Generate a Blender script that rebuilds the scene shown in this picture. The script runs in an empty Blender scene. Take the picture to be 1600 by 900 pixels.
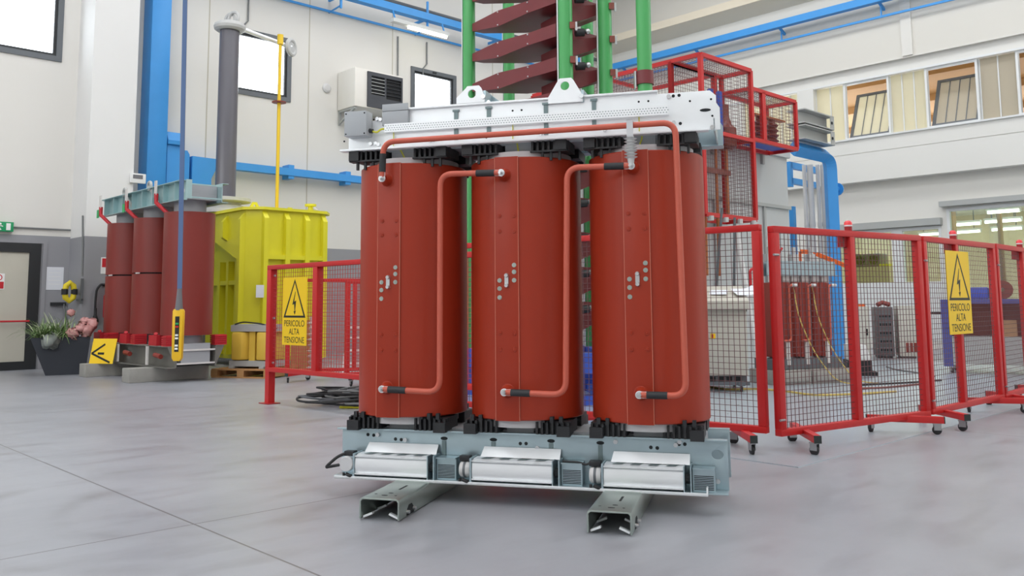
import bpy, bmesh, math, random
from mathutils import Vector, Matrix
random.seed(7)
SC = bpy.context.scene
COL = SC.collection
PI = math.pi
R = math.radians

# ------------------------------------------------------------------ camera
FPX, PITCH, ROLL, PPX, PPY, EYE = 1362.9, .1061, -.0074, 800., 330.2, 1.1
_cp, _sp, _c, _s = math.cos(PITCH), math.sin(PITCH), math.cos(ROLL), math.sin(ROLL)
FW = Vector((0, _cp, _sp))
_u0 = Vector((0, -_sp, _cp))
RT = Vector((1, 0, 0)) * _c + _u0 * _s
UP = -_s * Vector((1, 0, 0)) + _c * _u0
EYEP = Vector((0, 0, EYE))


def ray(x, y):
    return FW + RT * ((x - PPX) / FPX) - UP * ((y - PPY) / FPX)


def floor_at(x, y, z=0.):
    """survey: the point of height z seen at a place of the photograph"""
    d = ray(x, y)
    return EYEP + d * ((z - EYE) / d.z)


def depth_at(x, y, Y):
    d = ray(x, y)
    return EYEP + d * (Y / d.y)


class Frame:
    """a local frame standing on the floor: x right, y away, z up"""
    def __init__(s, o, ang):
        s.o = Vector((o[0], o[1], o[2] if len(o) > 2 else 0.))
        s.ang = ang
        s.ux = Vector((math.cos(ang), math.sin(ang), 0))
        s.uy = Vector((-math.sin(ang), math.cos(ang), 0))

    def w(s, x, y, z=0.):
        return s.o + s.ux * x + s.uy * y + Vector((0, 0, z))

    def loc(s, P):
        d = P - s.o
        return Vector((d.dot(s.ux), d.dot(s.uy), d.z))

    def at(s, px, py, y=0.):
        d = ray(px, py)
        t = (s.o + s.uy * y - EYEP).dot(s.uy) / d.dot(s.uy)
        return s.loc(EYEP + d * t)

    def atx(s, px, py, x=0.):
        d = ray(px, py)
        t = (s.o + s.ux * x - EYEP).dot(s.ux) / d.dot(s.ux)
        return s.loc(EYEP + d * t)

    def fl(s, px, py, z=0.):
        return s.loc(floor_at(px, py, z + s.o.z))


cam_d = bpy.data.cameras.new('camera')
cam_d.sensor_width = 36.
cam_d.lens = 36. * FPX / 1600.
cam_d.shift_y = (PPY - 450.) / 1600.
cam_d.clip_end = 200
cam = bpy.data.objects.new('camera', cam_d)
COL.objects.link(cam)
cam.matrix_world = Matrix(((RT.x, UP.x, -FW.x, 0), (RT.y, UP.y, -FW.y, 0), (RT.z, UP.z, -FW.z, EYE), (0, 0, 0, 1)))
SC.camera = cam


# ------------------------------------------------------------------ materials
def lin(c):
    c = c / 255.
    return c / 12.92 if c <= .04045 else ((c + .055) / 1.055) ** 2.4


def rgb(c):
    return (lin(c[0]), lin(c[1]), lin(c[2]), 1.)


MATS = {}


def mat(name, col, rough=.5, metal=0., noise=None, bump=None, emit=0., stretch=None, coat=0., spec=None, trans=0.):
    m = bpy.data.materials.new(name)
    m.use_nodes = True
    nt = m.node_tree
    b = nt.nodes['Principled BSDF']
    b.inputs['Base Color'].default_value = rgb(col)
    b.inputs['Roughness'].default_value = rough
    b.inputs['Metallic'].default_value = metal
    if spec is not None:
        b.inputs['Specular IOR Level'].default_value = spec
    if coat:
        b.inputs['Coat Weight'].default_value = coat
        b.inputs['Coat Roughness'].default_value = .15
    if trans:
        b.inputs['Transmission Weight'].default_value = trans
    if emit:
        b.inputs['Emission Color'].default_value = rgb(col)
        b.inputs['Emission Strength'].default_value = emit
    if noise or bump:
        tc = nt.nodes.new('ShaderNodeTexCoord')
        mp = nt.nodes.new('ShaderNodeMapping')
        nt.links.new(tc.outputs['Object'], mp.inputs[0])
        if stretch:
            mp.inputs['Scale'].default_value = stretch
    if noise:
        n = nt.nodes.new('ShaderNodeTexNoise')
        n.inputs['Scale'].default_value = noise[0]
        n.inputs['Detail'].default_value = 5
        nt.links.new(mp.outputs[0], n.inputs['Vector'])
        mx = nt.nodes.new('ShaderNodeMix')
        mx.data_type = 'RGBA'
        k = noise[1]
        c0, c1 = rgb(col), rgb(col)
        mx.inputs[6].default_value = tuple(max(0, v * (1 - k)) for v in c0[:3]) + (1,)
        mx.inputs[7].default_value = tuple(min(1, v * (1 + k)) for v in c1[:3]) + (1,)
        nt.links.new(n.outputs['Fac'], mx.inputs[0])
        nt.links.new(mx.outputs[2], b.inputs['Base Color'])
        if len(noise) > 2:
            mr = nt.nodes.new('ShaderNodeMapRange')
            mr.inputs[3].default_value = max(.03, rough - noise[2])
            mr.inputs[4].default_value = min(1, rough + noise[2])
            nt.links.new(n.outputs['Fac'], mr.inputs[0])
            nt.links.new(mr.outputs[0], b.inputs['Roughness'])
    if bump:
        n2 = nt.nodes.new('ShaderNodeTexNoise')
        n2.inputs['Scale'].default_value = bump[0]
        n2.inputs['Detail'].default_value = 4
        nt.links.new(mp.outputs[0], n2.inputs['Vector'])
        bp = nt.nodes.new('ShaderNodeBump')
        bp.inputs['Strength'].default_value = bump[1]
        bp.inputs['Distance'].default_value = .01
        nt.links.new(n2.outputs['Fac'], bp.inputs['Height'])
        nt.links.new(bp.outputs[0], b.inputs['Normal'])
    MATS[name] = m
    return m


def glass_mat(name, tint, clear=.85, rough=.02):
    m = bpy.data.materials.new(name)
    m.use_nodes = True
    nt = m.node_tree
    out = nt.nodes['Material Output']
    nt.nodes.remove(nt.nodes['Principled BSDF'])
    t = nt.nodes.new('ShaderNodeBsdfTransparent')
    t.inputs[0].default_value = rgb(tint)
    g = nt.nodes.new('ShaderNodeBsdfGlossy')
    g.inputs['Roughness'].default_value = rough
    mx = nt.nodes.new('ShaderNodeMixShader')
    mx.inputs[0].default_value = 1 - clear
    nt.links.new(t.outputs[0], mx.inputs[1])
    nt.links.new(g.outputs[0], mx.inputs[2])
    nt.links.new(mx.outputs[0], out.inputs[0])
    MATS[name] = m
    return m


def translucent_mat(name, col, amount=.5):
    m = mat(name, col, .6)
    nt = m.node_tree
    b = nt.nodes['Principled BSDF']
    t = nt.nodes.new('ShaderNodeBsdfTranslucent')
    t.inputs[0].default_value = rgb(col)
    mx = nt.nodes.new('ShaderNodeMixShader')
    mx.inputs[0].default_value = amount
    nt.links.new(b.outputs[0], mx.inputs[1])
    nt.links.new(t.outputs[0], mx.inputs[2])
    nt.links.new(mx.outputs[0], nt.nodes['Material Output'].inputs[0])
    return m


mat('epoxy_red', (160, 51, 29), .38, 0, spec=.32, noise=(3., .12, .06), stretch=(2.2, 2.2, .12), bump=(3., .05))
mat('epoxy_edge', (196, 112, 90), .5)
mat('epoxy_dark', (138, 50, 40), .45, 0, noise=(3., .12))
mat('maroon', (130, 44, 36), .4, 0, noise=(2.5, .14, .05), stretch=(1, 1, .3))
mat('bus_red', (196, 92, 72), .5, 0, noise=(14., .08))
mat('black_plastic', (34, 35, 38), .5)
mat('heat_shrink', (38, 40, 43), .6)
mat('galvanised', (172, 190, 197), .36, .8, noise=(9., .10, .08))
mat('galvanised_lit', (244, 247, 249), .42, .3, noise=(7., .05, .06))  # whitened copy of the galvanised steel, strong light put into the colour
mat('zinc_yellow', (168, 178, 172), .34, .8, noise=(10., .12, .1))
mat('aluminium', (240, 242, 244), .42, .45, noise=(60., .05), stretch=(.05, 1, 1))
mat('steel_bolt', (205, 206, 208), .28, .85)
mat('hole_dark', (30, 34, 36), .8)
mat('slot_steel', (120, 136, 138), .45, .6)
mat('core_grey', (168, 170, 174), .55, .2, noise=(40., .08), stretch=(.1, .1, 3))
mat('resin_grey', (205, 205, 207), .45)
mat('insulator_grey', (205, 206, 206), .4)
mat('box_grey', (172, 176, 180), .5)
mat('wire_yellow', (205, 200, 50), .5)
mat('cable_black', (32, 32, 34), .55)
mat('fence_red', (196, 36, 36), .42, 0, noise=(6., .07))
mat('fence_dark', (160, 32, 36), .45)
mat('mesh_wire', (112, 78, 80), .5, .3)
mat('mesh_wire_red', (190, 70, 66), .5)
mat('rubber', (38, 38, 40), .6)
mat('caster_steel', (165, 166, 168), .35, .8)
mat('end_cap', (44, 52, 50), .6)
mat('lamp_red', (235, 60, 66), .25, coat=.4)
mat('lamp_white', (236, 225, 228), .3)
mat('sign_yellow', (246, 204, 20), .45)
mat('sign_black', (24, 24, 22), .5)
mat('green_pole', (74, 166, 92), .3, 0, noise=(2., .06), coat=.25)
mat('stage_maroon', (116, 44, 48), .42, 0, noise=(4., .1, .05))
mat('blue_steel', (62, 152, 224), .4, 0, noise=(3., .06))
mat('blue_plain', (58, 92, 190), .5)
mat('blue_cart', (74, 84, 150), .5)
mat('white_plaster', (228, 227, 225), .75, 0, noise=(.7, .03), bump=(30., .06))
mat('cream_plaster', (224, 221, 215), .8, 0, noise=(.5, .04), bump=(25., .08))
mat('grey_dado', (150, 150, 154), .6, 0, noise=(.9, .05))
mat('right_wall', (226, 225, 220), .8, 0, noise=(.5, .03), bump=(25., .05))
mat('right_wall_upper', (219, 216, 208), .8, 0, noise=(.5, .03), bump=(25., .05))
mat('right_low', (224, 222, 216), .8, 0, noise=(.5, .03))
mat('band_cream', (226, 216, 196), .8)
mat('roof_grey', (228, 228, 230), .8)
mat('frame_grey', (104, 108, 112), .5, .3)
mat('door_dark', (40, 42, 44), .5)
mat('door_leaf', (196, 192, 178), .5, noise=(1.5, .06))
mat('white_paint', (232, 232, 230), .5)
mat('ac_white', (236, 232, 224), .5)
mat('ac_grille', (66, 68, 74), .5)
mat('ac_hole', (22, 23, 26), .7)
mat('tank_yellow', (228, 220, 46), .4, 0, noise=(1.6, .06, .05))
mat('coil_yellow', (222, 184, 70), .5, noise=(4., .06))
mat('bushing_grey', (98, 96, 104), .3, coat=.3)
mat('corona_grey', (196, 196, 194), .5, noise=(12., .1))
mat('rod_yellow', (240, 200, 40), .45)
mat('concrete', (160, 158, 152), .9, 0, noise=(6., .15), bump=(40., .3))
mat('pallet_wood', (178, 132, 84), .8, 0, noise=(5., .2), stretch=(1, 8, 8))
mat('teal_steel', (172, 200, 202), .4, .5, noise=(8., .1))
mat('red_support', (188, 34, 44), .5)
mat('porcelain_white', (214, 210, 206), .5)
mat('tag_green', (40, 168, 96), .5)
mat('planter_dark', (50, 54, 62), .55)
mat('leaf_green', (104, 134, 74), .6, noise=(20., .4))
mat('leaf_pale', (196, 206, 170), .6)
mat('soil', (58, 50, 42), .9)
mat('wrap_pink', (206, 150, 146), .4)
mat('wrap_clear', (150, 156, 150), .3)
mat('paper_white', (226, 228, 234), .7)
mat('exit_green', (24, 152, 96), .5)
mat('sign_red', (196, 34, 44), .5)
mat('sign_white', (240, 240, 238), .5)
mat('ext_red', (176, 24, 36), .35, coat=.3)
mat('device_yellow', (222, 200, 40), .5)
mat('pendant_yellow', (238, 190, 30), .45)
mat('strap_blue', (88, 112, 152), .7)
mat('strap_grey', (112, 112, 116), .6)
mat('cable_grey', (120, 122, 122), .6)
mat('cabinet_grey', (196, 199, 198), .5, noise=(1., .03))
mat('desk_grey', (192, 188, 176), .5, noise=(1., .03))
mat('clamp_grey', (122, 120, 114), .5, .2, noise=(5., .1))
mat('cabinet_beige', (206, 203, 192), .5, noise=(1., .03))
mat('cabinet_dark', (96, 94, 96), .5)
mat('copper', (184, 112, 72), .4, .4)
mat('bushing_brown', (132, 66, 54), .35, coat=.2)
mat('pipe_grey', (212, 211, 210), .45)
mat('beam_grey', (176, 178, 176), .5, .2)
mat('annex_cream', (206, 192, 164), .8)
mat('annex_ceiling', (190, 184, 168), .9)
mat('annex_brown', (168, 140, 104), .8)
mat('bay_orange', (176, 136, 88), .8, noise=(.6, .1))
mat('profile_white', (226, 228, 228), .5)
mat('orange_strip', (232, 104, 40), .5)
mat('hose_yellow', (200, 176, 96), .6)
mat('tube_light', (255, 252, 232), .5, emit=9.)
mat('lamp_body', (214, 216, 214), .5)
mat('plate_alu', (188, 198, 206), .3, .45, noise=(3., .05, .06), bump=(90., .25))
mat('cardboard', (190, 150, 112), .8)
glass_mat('window_glass', (250, 252, 254), .93)
glass_mat('annex_glass', (232, 242, 236), .9)
translucent_mat('poly_cream', (232, 228, 208), .55)
translucent_mat('poly_tan', (206, 198, 180), .4)


# ------------------------------------------------------------------ mesh building
class MB:
    def __init__(s):
        s.bm = bmesh.new()
        s.mi = 0
        s.M = None

    def _done(s, verts, faces):
        if s.M is not None:
            for v in verts:
                v.co = s.M @ v.co
        for f in faces:
            f.material_index = s.mi
        return s

    def poly(s, vs, fs):
        V = [s.bm.verts.new(v) for v in vs]
        F = []
        for f in fs:
            try:
                F.append(s.bm.faces.new([V[i] for i in f]))
            except ValueError:
                pass
        return s._done(V, F)

    def box(s, x0, x1, y0, y1, z0, z1):
        vs = [(x, y, z) for x in (x0, x1) for y in (y0, y1) for z in (z0, z1)]
        return s.poly(vs, [(0, 1, 3, 2), (4, 6, 7, 5), (0, 4, 5, 1), (2, 3, 7, 6), (0, 2, 6, 4), (1, 5, 7, 3)])

    def cbox(s, c, sx, sy, sz):
        return s.box(c[0] - sx / 2, c[0] + sx / 2, c[1] - sy / 2, c[1] + sy / 2, c[2] - sz / 2, c[2] + sz / 2)

    def bar(s, p, q, w, h, up=(0, 0, 1)):
        p, q = Vector(p), Vector(q)
        d = (q - p).normalized()
        up = Vector(up)
        if abs(d.dot(up)) > .95:
            up = Vector((0, 1, 0)) if abs(d.y) < .9 else Vector((1, 0, 0))
        a = d.cross(up).normalized() * (w / 2)
        b = a.cross(d).normalized() * (h / 2)
        vs = [e + i * a + j * b for e in (p, q) for i in (-1, 1) for j in (-1, 1)]
        return s.poly(vs, [(0, 1, 3, 2), (4, 6, 7, 5), (0, 4, 5, 1), (2, 3, 7, 6), (0, 2, 6, 4), (1, 5, 7, 3)])

    def tube(s, pts, r, n=8, caps=True, closed=False, sq=False):
        P = [Vector(p) for p in pts]
        k = len(P)
        rr = r if isinstance(r, (list, tuple)) else [r] * k
        rings = []
        nrm = None
        for i in range(k):
            if closed:
                t = (P[(i + 1) % k] - P[i - 1]).normalized()
            else:
                t = (P[min(i + 1, k - 1)] - P[max(i - 1, 0)]).normalized()
            if nrm is None:
                a = Vector((0, 0, 1)) if abs(t.z) < .9 else Vector((0, 1, 0))
                nrm = t.cross(a).normalized()
            else:
                nrm = (nrm - t * nrm.dot(t)).normalized()
            b = t.cross(nrm)
            rings.append([P[i] + (nrm * math.cos(2 * PI * j / n) + b * math.sin(2 * PI * j / n)) * rr[i] for j in range(n)])
        vs = [v for g in rings for v in g]
        fs = []
        m = k if closed else k - 1
        for i in range(m):
            o, q = i * n, ((i + 1) % k) * n
            for j in range(n):
                fs.append((o + j, o + (j + 1) % n, q + (j + 1) % n, q + j))
        if caps and not closed:
            fs.append(tuple(reversed(range(n))))
            fs.append(tuple((k - 1) * n + j for j in range(n)))
        return s.poly(vs, fs)

    def cyl(s, p, q, r, r2=None, n=16):
        return s.tube([p, q], [r, r if r2 is None else r2], n)

    def lathe(s, prof, o=(0, 0, 0), axis='z', n=24, closed=False):
        vs, fs = [], []
        o = Vector(o)
        for (r, h) in prof:
            for j in range(n):
                a = 2 * PI * j / n
                c, d = r * math.cos(a), r * math.sin(a)
                v = {'z': (c, d, h), 'y': (c, h, d), 'x': (h, c, d)}[axis]
                vs.append(o + Vector(v))
        k = len(prof)
        for i in range(k if closed else k - 1):
            for j in range(n):
                fs.append((i * n + j, i * n + (j + 1) % n, ((i + 1) % k) * n + (j + 1) % n, ((i + 1) % k) * n + j))
        if not closed:
            if prof[0][0] > 1e-4:
                fs.append(tuple(reversed(range(n))))
            if prof[-1][0] > 1e-4:
                fs.append(tuple((k - 1) * n + j for j in range(n)))
        return s.poly(vs, fs)

    def torus(s, c, Rr, r, axis='z', n=28, m=10):
        return s.lathe([(Rr + r * math.cos(2 * PI * i / m), r * math.sin(2 * PI * i / m)) for i in range(m)], c, axis, n, closed=True)

    def sphere(s, c, r, n=12, m=8, sz=1.):
        prof = [(max(1e-5, r * math.sin(PI * i / m)), -r * sz * math.cos(PI * i / m)) for i in range(m + 1)]
        prof[0] = (1e-5, prof[0][1])
        prof[-1] = (1e-5, prof[-1][1])
        return s.lathe(prof, c, 'z', n)

    def prism(s, loop, plane, d0, d1, holes=()):
        """polygon in 'xz' (extruded along y), 'xy' (z) or 'yz' (x), with optional holes"""
        def P(a, b, d):
            return {'xz': (a, d, b), 'xy': (a, b, d), 'yz': (d, a, b)}[plane]
        if not holes:
            n = len(loop)
            vs = [P(a, b, d0) for a, b in loop] + [P(a, b, d1) for a, b in loop]
            fs = [tuple(range(n)), tuple(reversed(range(n, 2 * n)))]
            fs += [(i, (i + 1) % n, n + (i + 1) % n, n + i) for i in range(n)]
            return s.poly(vs, fs)
        allv, allf = [], []
        sides = []
        for d in (d0, d1):
            edges, layer = [], []
            for lp in [loop] + list(holes):
                V = [s.bm.verts.new(P(a, b, d)) for a, b in lp]
                layer.append(V)
                allv += V
                edges += [s.bm.edges.new((V[i], V[(i + 1) % len(V)])) for i in range(len(V))]
            g = bmesh.ops.triangle_fill(s.bm, use_beauty=True, use_dissolve=False, edges=edges)
            allf += [f for f in g['geom'] if isinstance(f, bmesh.types.BMFace)]
            sides.append(layer)
        for A, B in zip(*sides):
            n = len(A)
            for i in range(n):
                allf.append(s.bm.faces.new((A[i], A[(i + 1) % n], B[(i + 1) % n], B[i])))
        return s._done(allv, allf)

    def build(s, name, mats, parent=None, off=None, bev=0., seg=2, smooth=True, ang=35., label=None):
        bm = s.bm
        if off is not None:
            o = Vector(off)
            for v in bm.verts:
                v.co -= o
        bmesh.ops.recalc_face_normals(bm, faces=bm.faces[:])
        if bev:
            es = [e for e in bm.edges if len(e.link_faces) == 2 and e.calc_face_angle(0) > R(40)]
            bmesh.ops.bevel(bm, geom=es, offset=bev, segments=seg, profile=.6, affect='EDGES', clamp_overlap=True)
        if smooth:
            for f in bm.faces:
                f.smooth = True
            for e in bm.edges:
                if len(e.link_faces) == 2 and e.calc_face_angle(0) > R(ang):
                    e.smooth = False
        me = bpy.data.meshes.new(name)
        bm.to_mesh(me)
        bm.free()
        if not isinstance(mats, (list, tuple)):
            mats = [mats]
        for m in mats:
            me.materials.append(MATS[m] if isinstance(m, str) else m)
        o = bpy.data.objects.new(name, me)
        COL.objects.link(o)
        if parent is not None:
            o.parent = parent
        if label:
            o['label'] = label
        return o


def circ(cx, cy, r, n=20, ry=None):
    ry = r if ry is None else ry
    return [(cx + r * math.cos(2 * PI * i / n), cy + ry * math.sin(2 * PI * i / n)) for i in range(n)]


def fillet(pts, rad, n=6):
    """round the inner corners of a polyline"""
    P = [Vector(p) for p in pts]
    out = [P[0]]
    for i in range(1, len(P) - 1):
        a, b, c = P[i - 1], P[i], P[i + 1]
        u, v = (a - b).normalized(), (c - b).normalized()
        r = min(rad, (a - b).length * .49, (c - b).length * .49)
        p, q = b + u * r, b + v * r
        for k in range(n + 1):
            t = k / n
            out.append(p * (1 - t) ** 2 + b * 2 * t * (1 - t) + q * t * t)
    out.append(P[-1])
    return out


def tag(o, label, cat, group=None, kind=None):
    o['label'] = label
    o['category'] = cat
    if group:
        o['group'] = group
    if kind:
        o['kind'] = kind
    return o


def thing(name, label, cat, loc=(0, 0, 0), rotz=0., group=None):
    o = bpy.data.objects.new(name, None)
    o.empty_display_size = .1
    COL.objects.link(o)
    o.location = loc
    o.rotation_euler = (0, 0, rotz)
    return tag(o, label, cat, group)


def fthing(name, label, cat, fr, group=None):
    return thing(name, label, cat, fr.o, fr.ang, group)


def struct(name, mb, m, fr=None, label=None, **k):
    o = mb.build(name, m, **k)
    if fr is not None:
        o.location = fr.o
        o.rotation_euler = (0, 0, fr.ang)
    o['kind'] = 'structure'
    if label:
        o['label'] = label
    return o


def place(o, fr):
    o.location = fr.o
    o.rotation_euler = (0, 0, fr.ang)
    return o


def dup(o, parent=None):
    c = o.copy()
    COL.objects.link(c)
    c.parent = parent
    for ch in list(o.children):
        dup(ch, c)
    return c


def text_part(name, body, size, m, parent, x, y, z, width=None, depth=.001):
    """lettering standing in the local xz plane, facing -y, centred on x"""
    cu = bpy.data.curves.new(name, 'FONT')
    cu.body = body
    cu.size = size
    cu.align_x = 'CENTER'
    cu.extrude = depth
    tmp = bpy.data.objects.new(name, cu)
    COL.objects.link(tmp)
    bpy.context.view_layer.update()
    me = bpy.data.meshes.new_from_object(tmp.evaluated_get(bpy.context.evaluated_depsgraph_get()))
    bpy.data.objects.remove(tmp)
    bpy.data.curves.remove(cu)
    me.name = name
    xs = [v.co.x for v in me.vertices]
    cx = (min(xs) + max(xs)) / 2
    kx = width / (max(xs) - min(xs)) if width else 1.
    for v in me.vertices:
        v.co = Vector(((v.co.x - cx) * kx + x, y - v.co.z, v.co.y + z))
    me.materials.clear()
    me.materials.append(MATS[m])
    o = bpy.data.objects.new(name, me)
    COL.objects.link(o)
    o.parent = parent
    return o
# ------------------------------------------------------------------ the hall
CO = (2.812, 26.869, 0.)
YL = .8077
LW = Frame(CO, PI / 2 - YL)      # left wall: x to the right, y into the wall
RW = Frame(CO, -YL)              # right wall: x to the right, y into the wall
TOP = 11.

# floor: concrete slab with saw-cut joints, room aligned
fm = mat('floor_concrete', (160, 161, 166), .42, 0)
nt = fm.node_tree
bs = nt.nodes['Principled BSDF']
tc = nt.nodes.new('ShaderNodeTexCoord')


def nnode(t, **k):
    n = nt.nodes.new(t)
    for a, v in k.items():
        setattr(n, a, v)
    return n


n1 = nnode('ShaderNodeTexNoise')
n1.inputs['Scale'].default_value = .55
n1.inputs['Detail'].default_value = 8
n1.inputs['Roughness'].default_value = .62
nt.links.new(tc.outputs['Object'], n1.inputs['Vector'])
n2 = nnode('ShaderNodeTexNoise')
n2.inputs['Scale'].default_value = 3.2
n2.inputs['Detail'].default_value = 6
mpf = nnode('ShaderNodeMapping')
mpf.inputs['Rotation'].default_value = (0, 0, R(50))
mpf.inputs['Scale'].default_value = (.5, 1.6, 1)
nt.links.new(tc.outputs['Object'], mpf.inputs[0])
nt.links.new(mpf.outputs[0], n2.inputs['Vector'])
r1 = nnode('ShaderNodeValToRGB')
r1.color_ramp.elements[0].position = .3
r1.color_ramp.elements[0].color = rgb((140, 142, 148))
r1.color_ramp.elements[1].position = .7
r1.color_ramp.elements[1].color = rgb((158, 160, 166))
nt.links.new(n1.outputs['Fac'], r1.inputs[0])
r2 = nnode('ShaderNodeValToRGB')
r2.color_ramp.elements[0].position = .28
r2.color_ramp.elements[0].color = (.80, .79, .79, 1)
r2.color_ramp.elements[1].position = .5
r2.color_ramp.elements[1].color = (1, 1, 1, 1)
nt.links.new(n2.outputs['Fac'], r2.inputs[0])
mm = nnode('ShaderNodeMix', data_type='RGBA', blend_type='MULTIPLY')
mm.inputs[0].default_value = .8
nt.links.new(r1.outputs[0], mm.inputs[6])
nt.links.new(r2.outputs[0], mm.inputs[7])
# joints every 5 m through the measured crossing
J = LW.fl(303, 819)
sx = nnode('ShaderNodeSeparateXYZ')
nt.links.new(tc.outputs['Object'], sx.inputs[0])


def mth(op, a, b=None, c=None):
    n = nnode('ShaderNodeMath', operation=op)
    for i, v in enumerate((a, b, c)):
        if v is None:
            continue
        if isinstance(v, (int, float)):
            n.inputs[i].default_value = v
        else:
            nt.links.new(v, n.inputs[i])
    return n.outputs[0]


def joint(out, c, step=6.):
    s = mth('ADD', out, -c + step * 20 + step / 2)
    s = mth('MODULO', s, step)
    s = mth('ABSOLUTE', mth('ADD', s, -step / 2))
    return mth('LESS_THAN', s, .0055)


jm = mth('MAXIMUM', joint(sx.outputs[0], J.x), joint(sx.outputs[1], J.y))
mj = nnode('ShaderNodeMix', data_type='RGBA')
mj.inputs[7].default_value = rgb((96, 94, 94))
nt.links.new(mth('MULTIPLY', jm, .95), mj.inputs[0])
# tyre tracks: worn arcs left by the lift truck
wv = nnode('ShaderNodeVectorMath', operation='DISTANCE')
nt.links.new(tc.outputs['Object'], wv.inputs[0])
A_, B_, C_ = LW.fl(20, 770), LW.fl(230, 733), LW.fl(420, 722)


def circ3(a, b, c):
    ax, ay, bx, by, cx, cy = a.x, a.y, b.x, b.y, c.x, c.y
    d = 2 * (ax * (by - cy) + bx * (cy - ay) + cx * (ay - by))
    ux = ((ax**2 + ay**2) * (by - cy) + (bx**2 + by**2) * (cy - ay) + (cx**2 + cy**2) * (ay - by)) / d
    uy = ((ax**2 + ay**2) * (cx - bx) + (bx**2 + by**2) * (ax - cx) + (cx**2 + cy**2) * (bx - ax)) / d
    return Vector((ux, uy, 0)), math.hypot(ax - ux, ay - uy)


cc, cr = circ3(A_, B_, C_)
wv.inputs[1].default_value = cc
trk = None
for rad, amt in ((cr, .5), (cr + .55 * (1 if (LW.fl(230, 755) - cc).length > cr else -1), .5), (cr - .5, .25)):
    t = mth('ABSOLUTE', mth('ADD', wv.outputs['Value'], -rad))
    t = mth('SUBTRACT', 1., mth('DIVIDE', t, .11))
    t = mth('MULTIPLY', mth('MAXIMUM', t, 0.), amt)
    trk = t if trk is None else mth('MAXIMUM', trk, t)
n3 = nnode('ShaderNodeTexNoise')
n3.inputs['Scale'].default_value = 2.1
n3.inputs['Detail'].default_value = 5
nt.links.new(tc.outputs['Object'], n3.inputs['Vector'])
gate = mth('MAXIMUM', mth('MULTIPLY', mth('SUBTRACT', n3.outputs['Fac'], .42), 3.2), 0.)
trk = mth('MULTIPLY', trk, mth('MINIMUM', gate, 1.))
mt = nnode('ShaderNodeMix', data_type='RGBA')
mt.inputs[7].default_value = rgb((104, 100, 100))
nt.links.new(mth('MULTIPLY', trk, 1.1), mt.inputs[0])
nt.links.new(mm.outputs[2], mt.inputs[6])
nt.links.new(mt.outputs[2], mj.inputs[6])
nt.links.new(mj.outputs[2], bs.inputs['Base Color'])
rr_ = nnode('ShaderNodeMapRange')
rr_.inputs[3].default_value = .28
rr_.inputs[4].default_value = .46
nt.links.new(n2.outputs['Fac'], rr_.inputs[0])
nt.links.new(rr_.outputs[0], bs.inputs['Roughness'])
bs.inputs['Specular IOR Level'].default_value = .8
b = MB()
b.box(-34, 8, -26, 9, -.2, 0)
struct('floor', b, 'floor_concrete', LW)
b = MB()
b.box(-34.3, .3, -24.3, .3, TOP, TOP + .25)
struct('ceiling', b, 'roof_grey', LW)


def rect(x0, x1, z0, z1):
    return [(x0, z0), (x1, z0), (x1, z1), (x0, z1)]


# ---- left wall
WIN = [(-17.13, -15.63, 5.70, 7.17), (-12.32, -10.82, 5.68, 7.15), (-7.43, -5.93, 5.69, 7.16)]
DX0, DX1, DZ = -17.75, -15.82, 2.265
b = MB()
b.prism(rect(-34, 0, 2.41, TOP), 'xz', 0, .3, [rect(*w) for w in WIN])
struct('wall_left', b, 'cream_plaster', LW, smooth=False)
b = MB()
b.box(-34, DX0, -.004, .3, 0, 2.41)
b.box(DX1, 0, -.004, .3, 0, 2.41)
b.box(DX0, DX1, -.004, .3, DZ, 2.41)
struct('wall_left_lower', b, 'grey_dado', LW, smooth=False)
b = MB()
for x in (-14.3, -12.77, -10.36, -8.0, -4.6, -2.2):
    b.box(x - .012, x + .012, -.003, 0, 2.41, TOP)
struct('trim_1', b, 'annex_ceiling', LW, smooth=False, label='panel joints of the left wall')
for i, (x0, x1, z0, z1) in enumerate(WIN):
    w = thing('window_%d' % (i + 1), 'bright square window high in the left wall', 'window', LW.o, LW.ang)
    w['kind'] = 'structure'
    b = MB()
    b.prism(rect(x0, x1, z0, z1), 'xz', -.03, .09, [rect(x0 + .1, x1 - .1, z0 + .1, z1 - .1)])
    b.build('window_frame', 'frame_grey', w, smooth=False)
    b = MB()
    b.prism(rect(x0 + .1, x1 - .1, z0 + .1, z1 - .1), 'xz', .01, .06, [rect(x0 + .15, x1 - .15, z0 + .15, z1 - .15)])
    b.cbox(((x0 + x1) / 2, -.035, z1 - .05), .12, .03, .04)
    b.build('sash', 'door_dark', w, smooth=False)
    b = MB()
    b.box(x0 + .15, x1 - .15, .03, .036, z0 + .15, z1 - .15)
    b.build('pane', 'window_glass', w, smooth=False)

# door
d = thing('door_1', 'emergency exit door in a dark frame', 'door', LW.o, LW.ang)
d['kind'] = 'structure'
b = MB()
b.prism([(DX0, 0), (DX1, 0), (DX1, DZ), (DX0, DZ)], 'xz', -.03, .1, [rect(DX0 + .16, DX1 - .19, .15, DZ - .17)])
b.build('door_frame', 'door_dark', d, smooth=False)
b = MB()
b.box(DX0 + .16, DX1 - .19, .0, .05, .15, DZ - .17)
b.build('door_leaf', 'door_leaf', d, smooth=False)
b = MB()
z = LW.at(20, 502).z
b.cyl((DX0 + .2, -.09, z), (DX1 - .16, -.09, z), .017, n=10)
for x in (DX0 + .25, DX1 - .2):
    b.cyl((x, -.09, z), (x, 0, z), .012, n=8)
b.build('push_bar', 'sign_red', d, label='red push bar')
b = MB()
b.prism(rect(DX0 - .06, DX1 + .1, 0, DZ + .06), 'xz', -.02, 0, [rect(DX0 - .002, DX1 + .03, -.0001 + .0002, DZ)])
struct('trim_2', b, 'grey_dado', LW, smooth=False)

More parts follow.
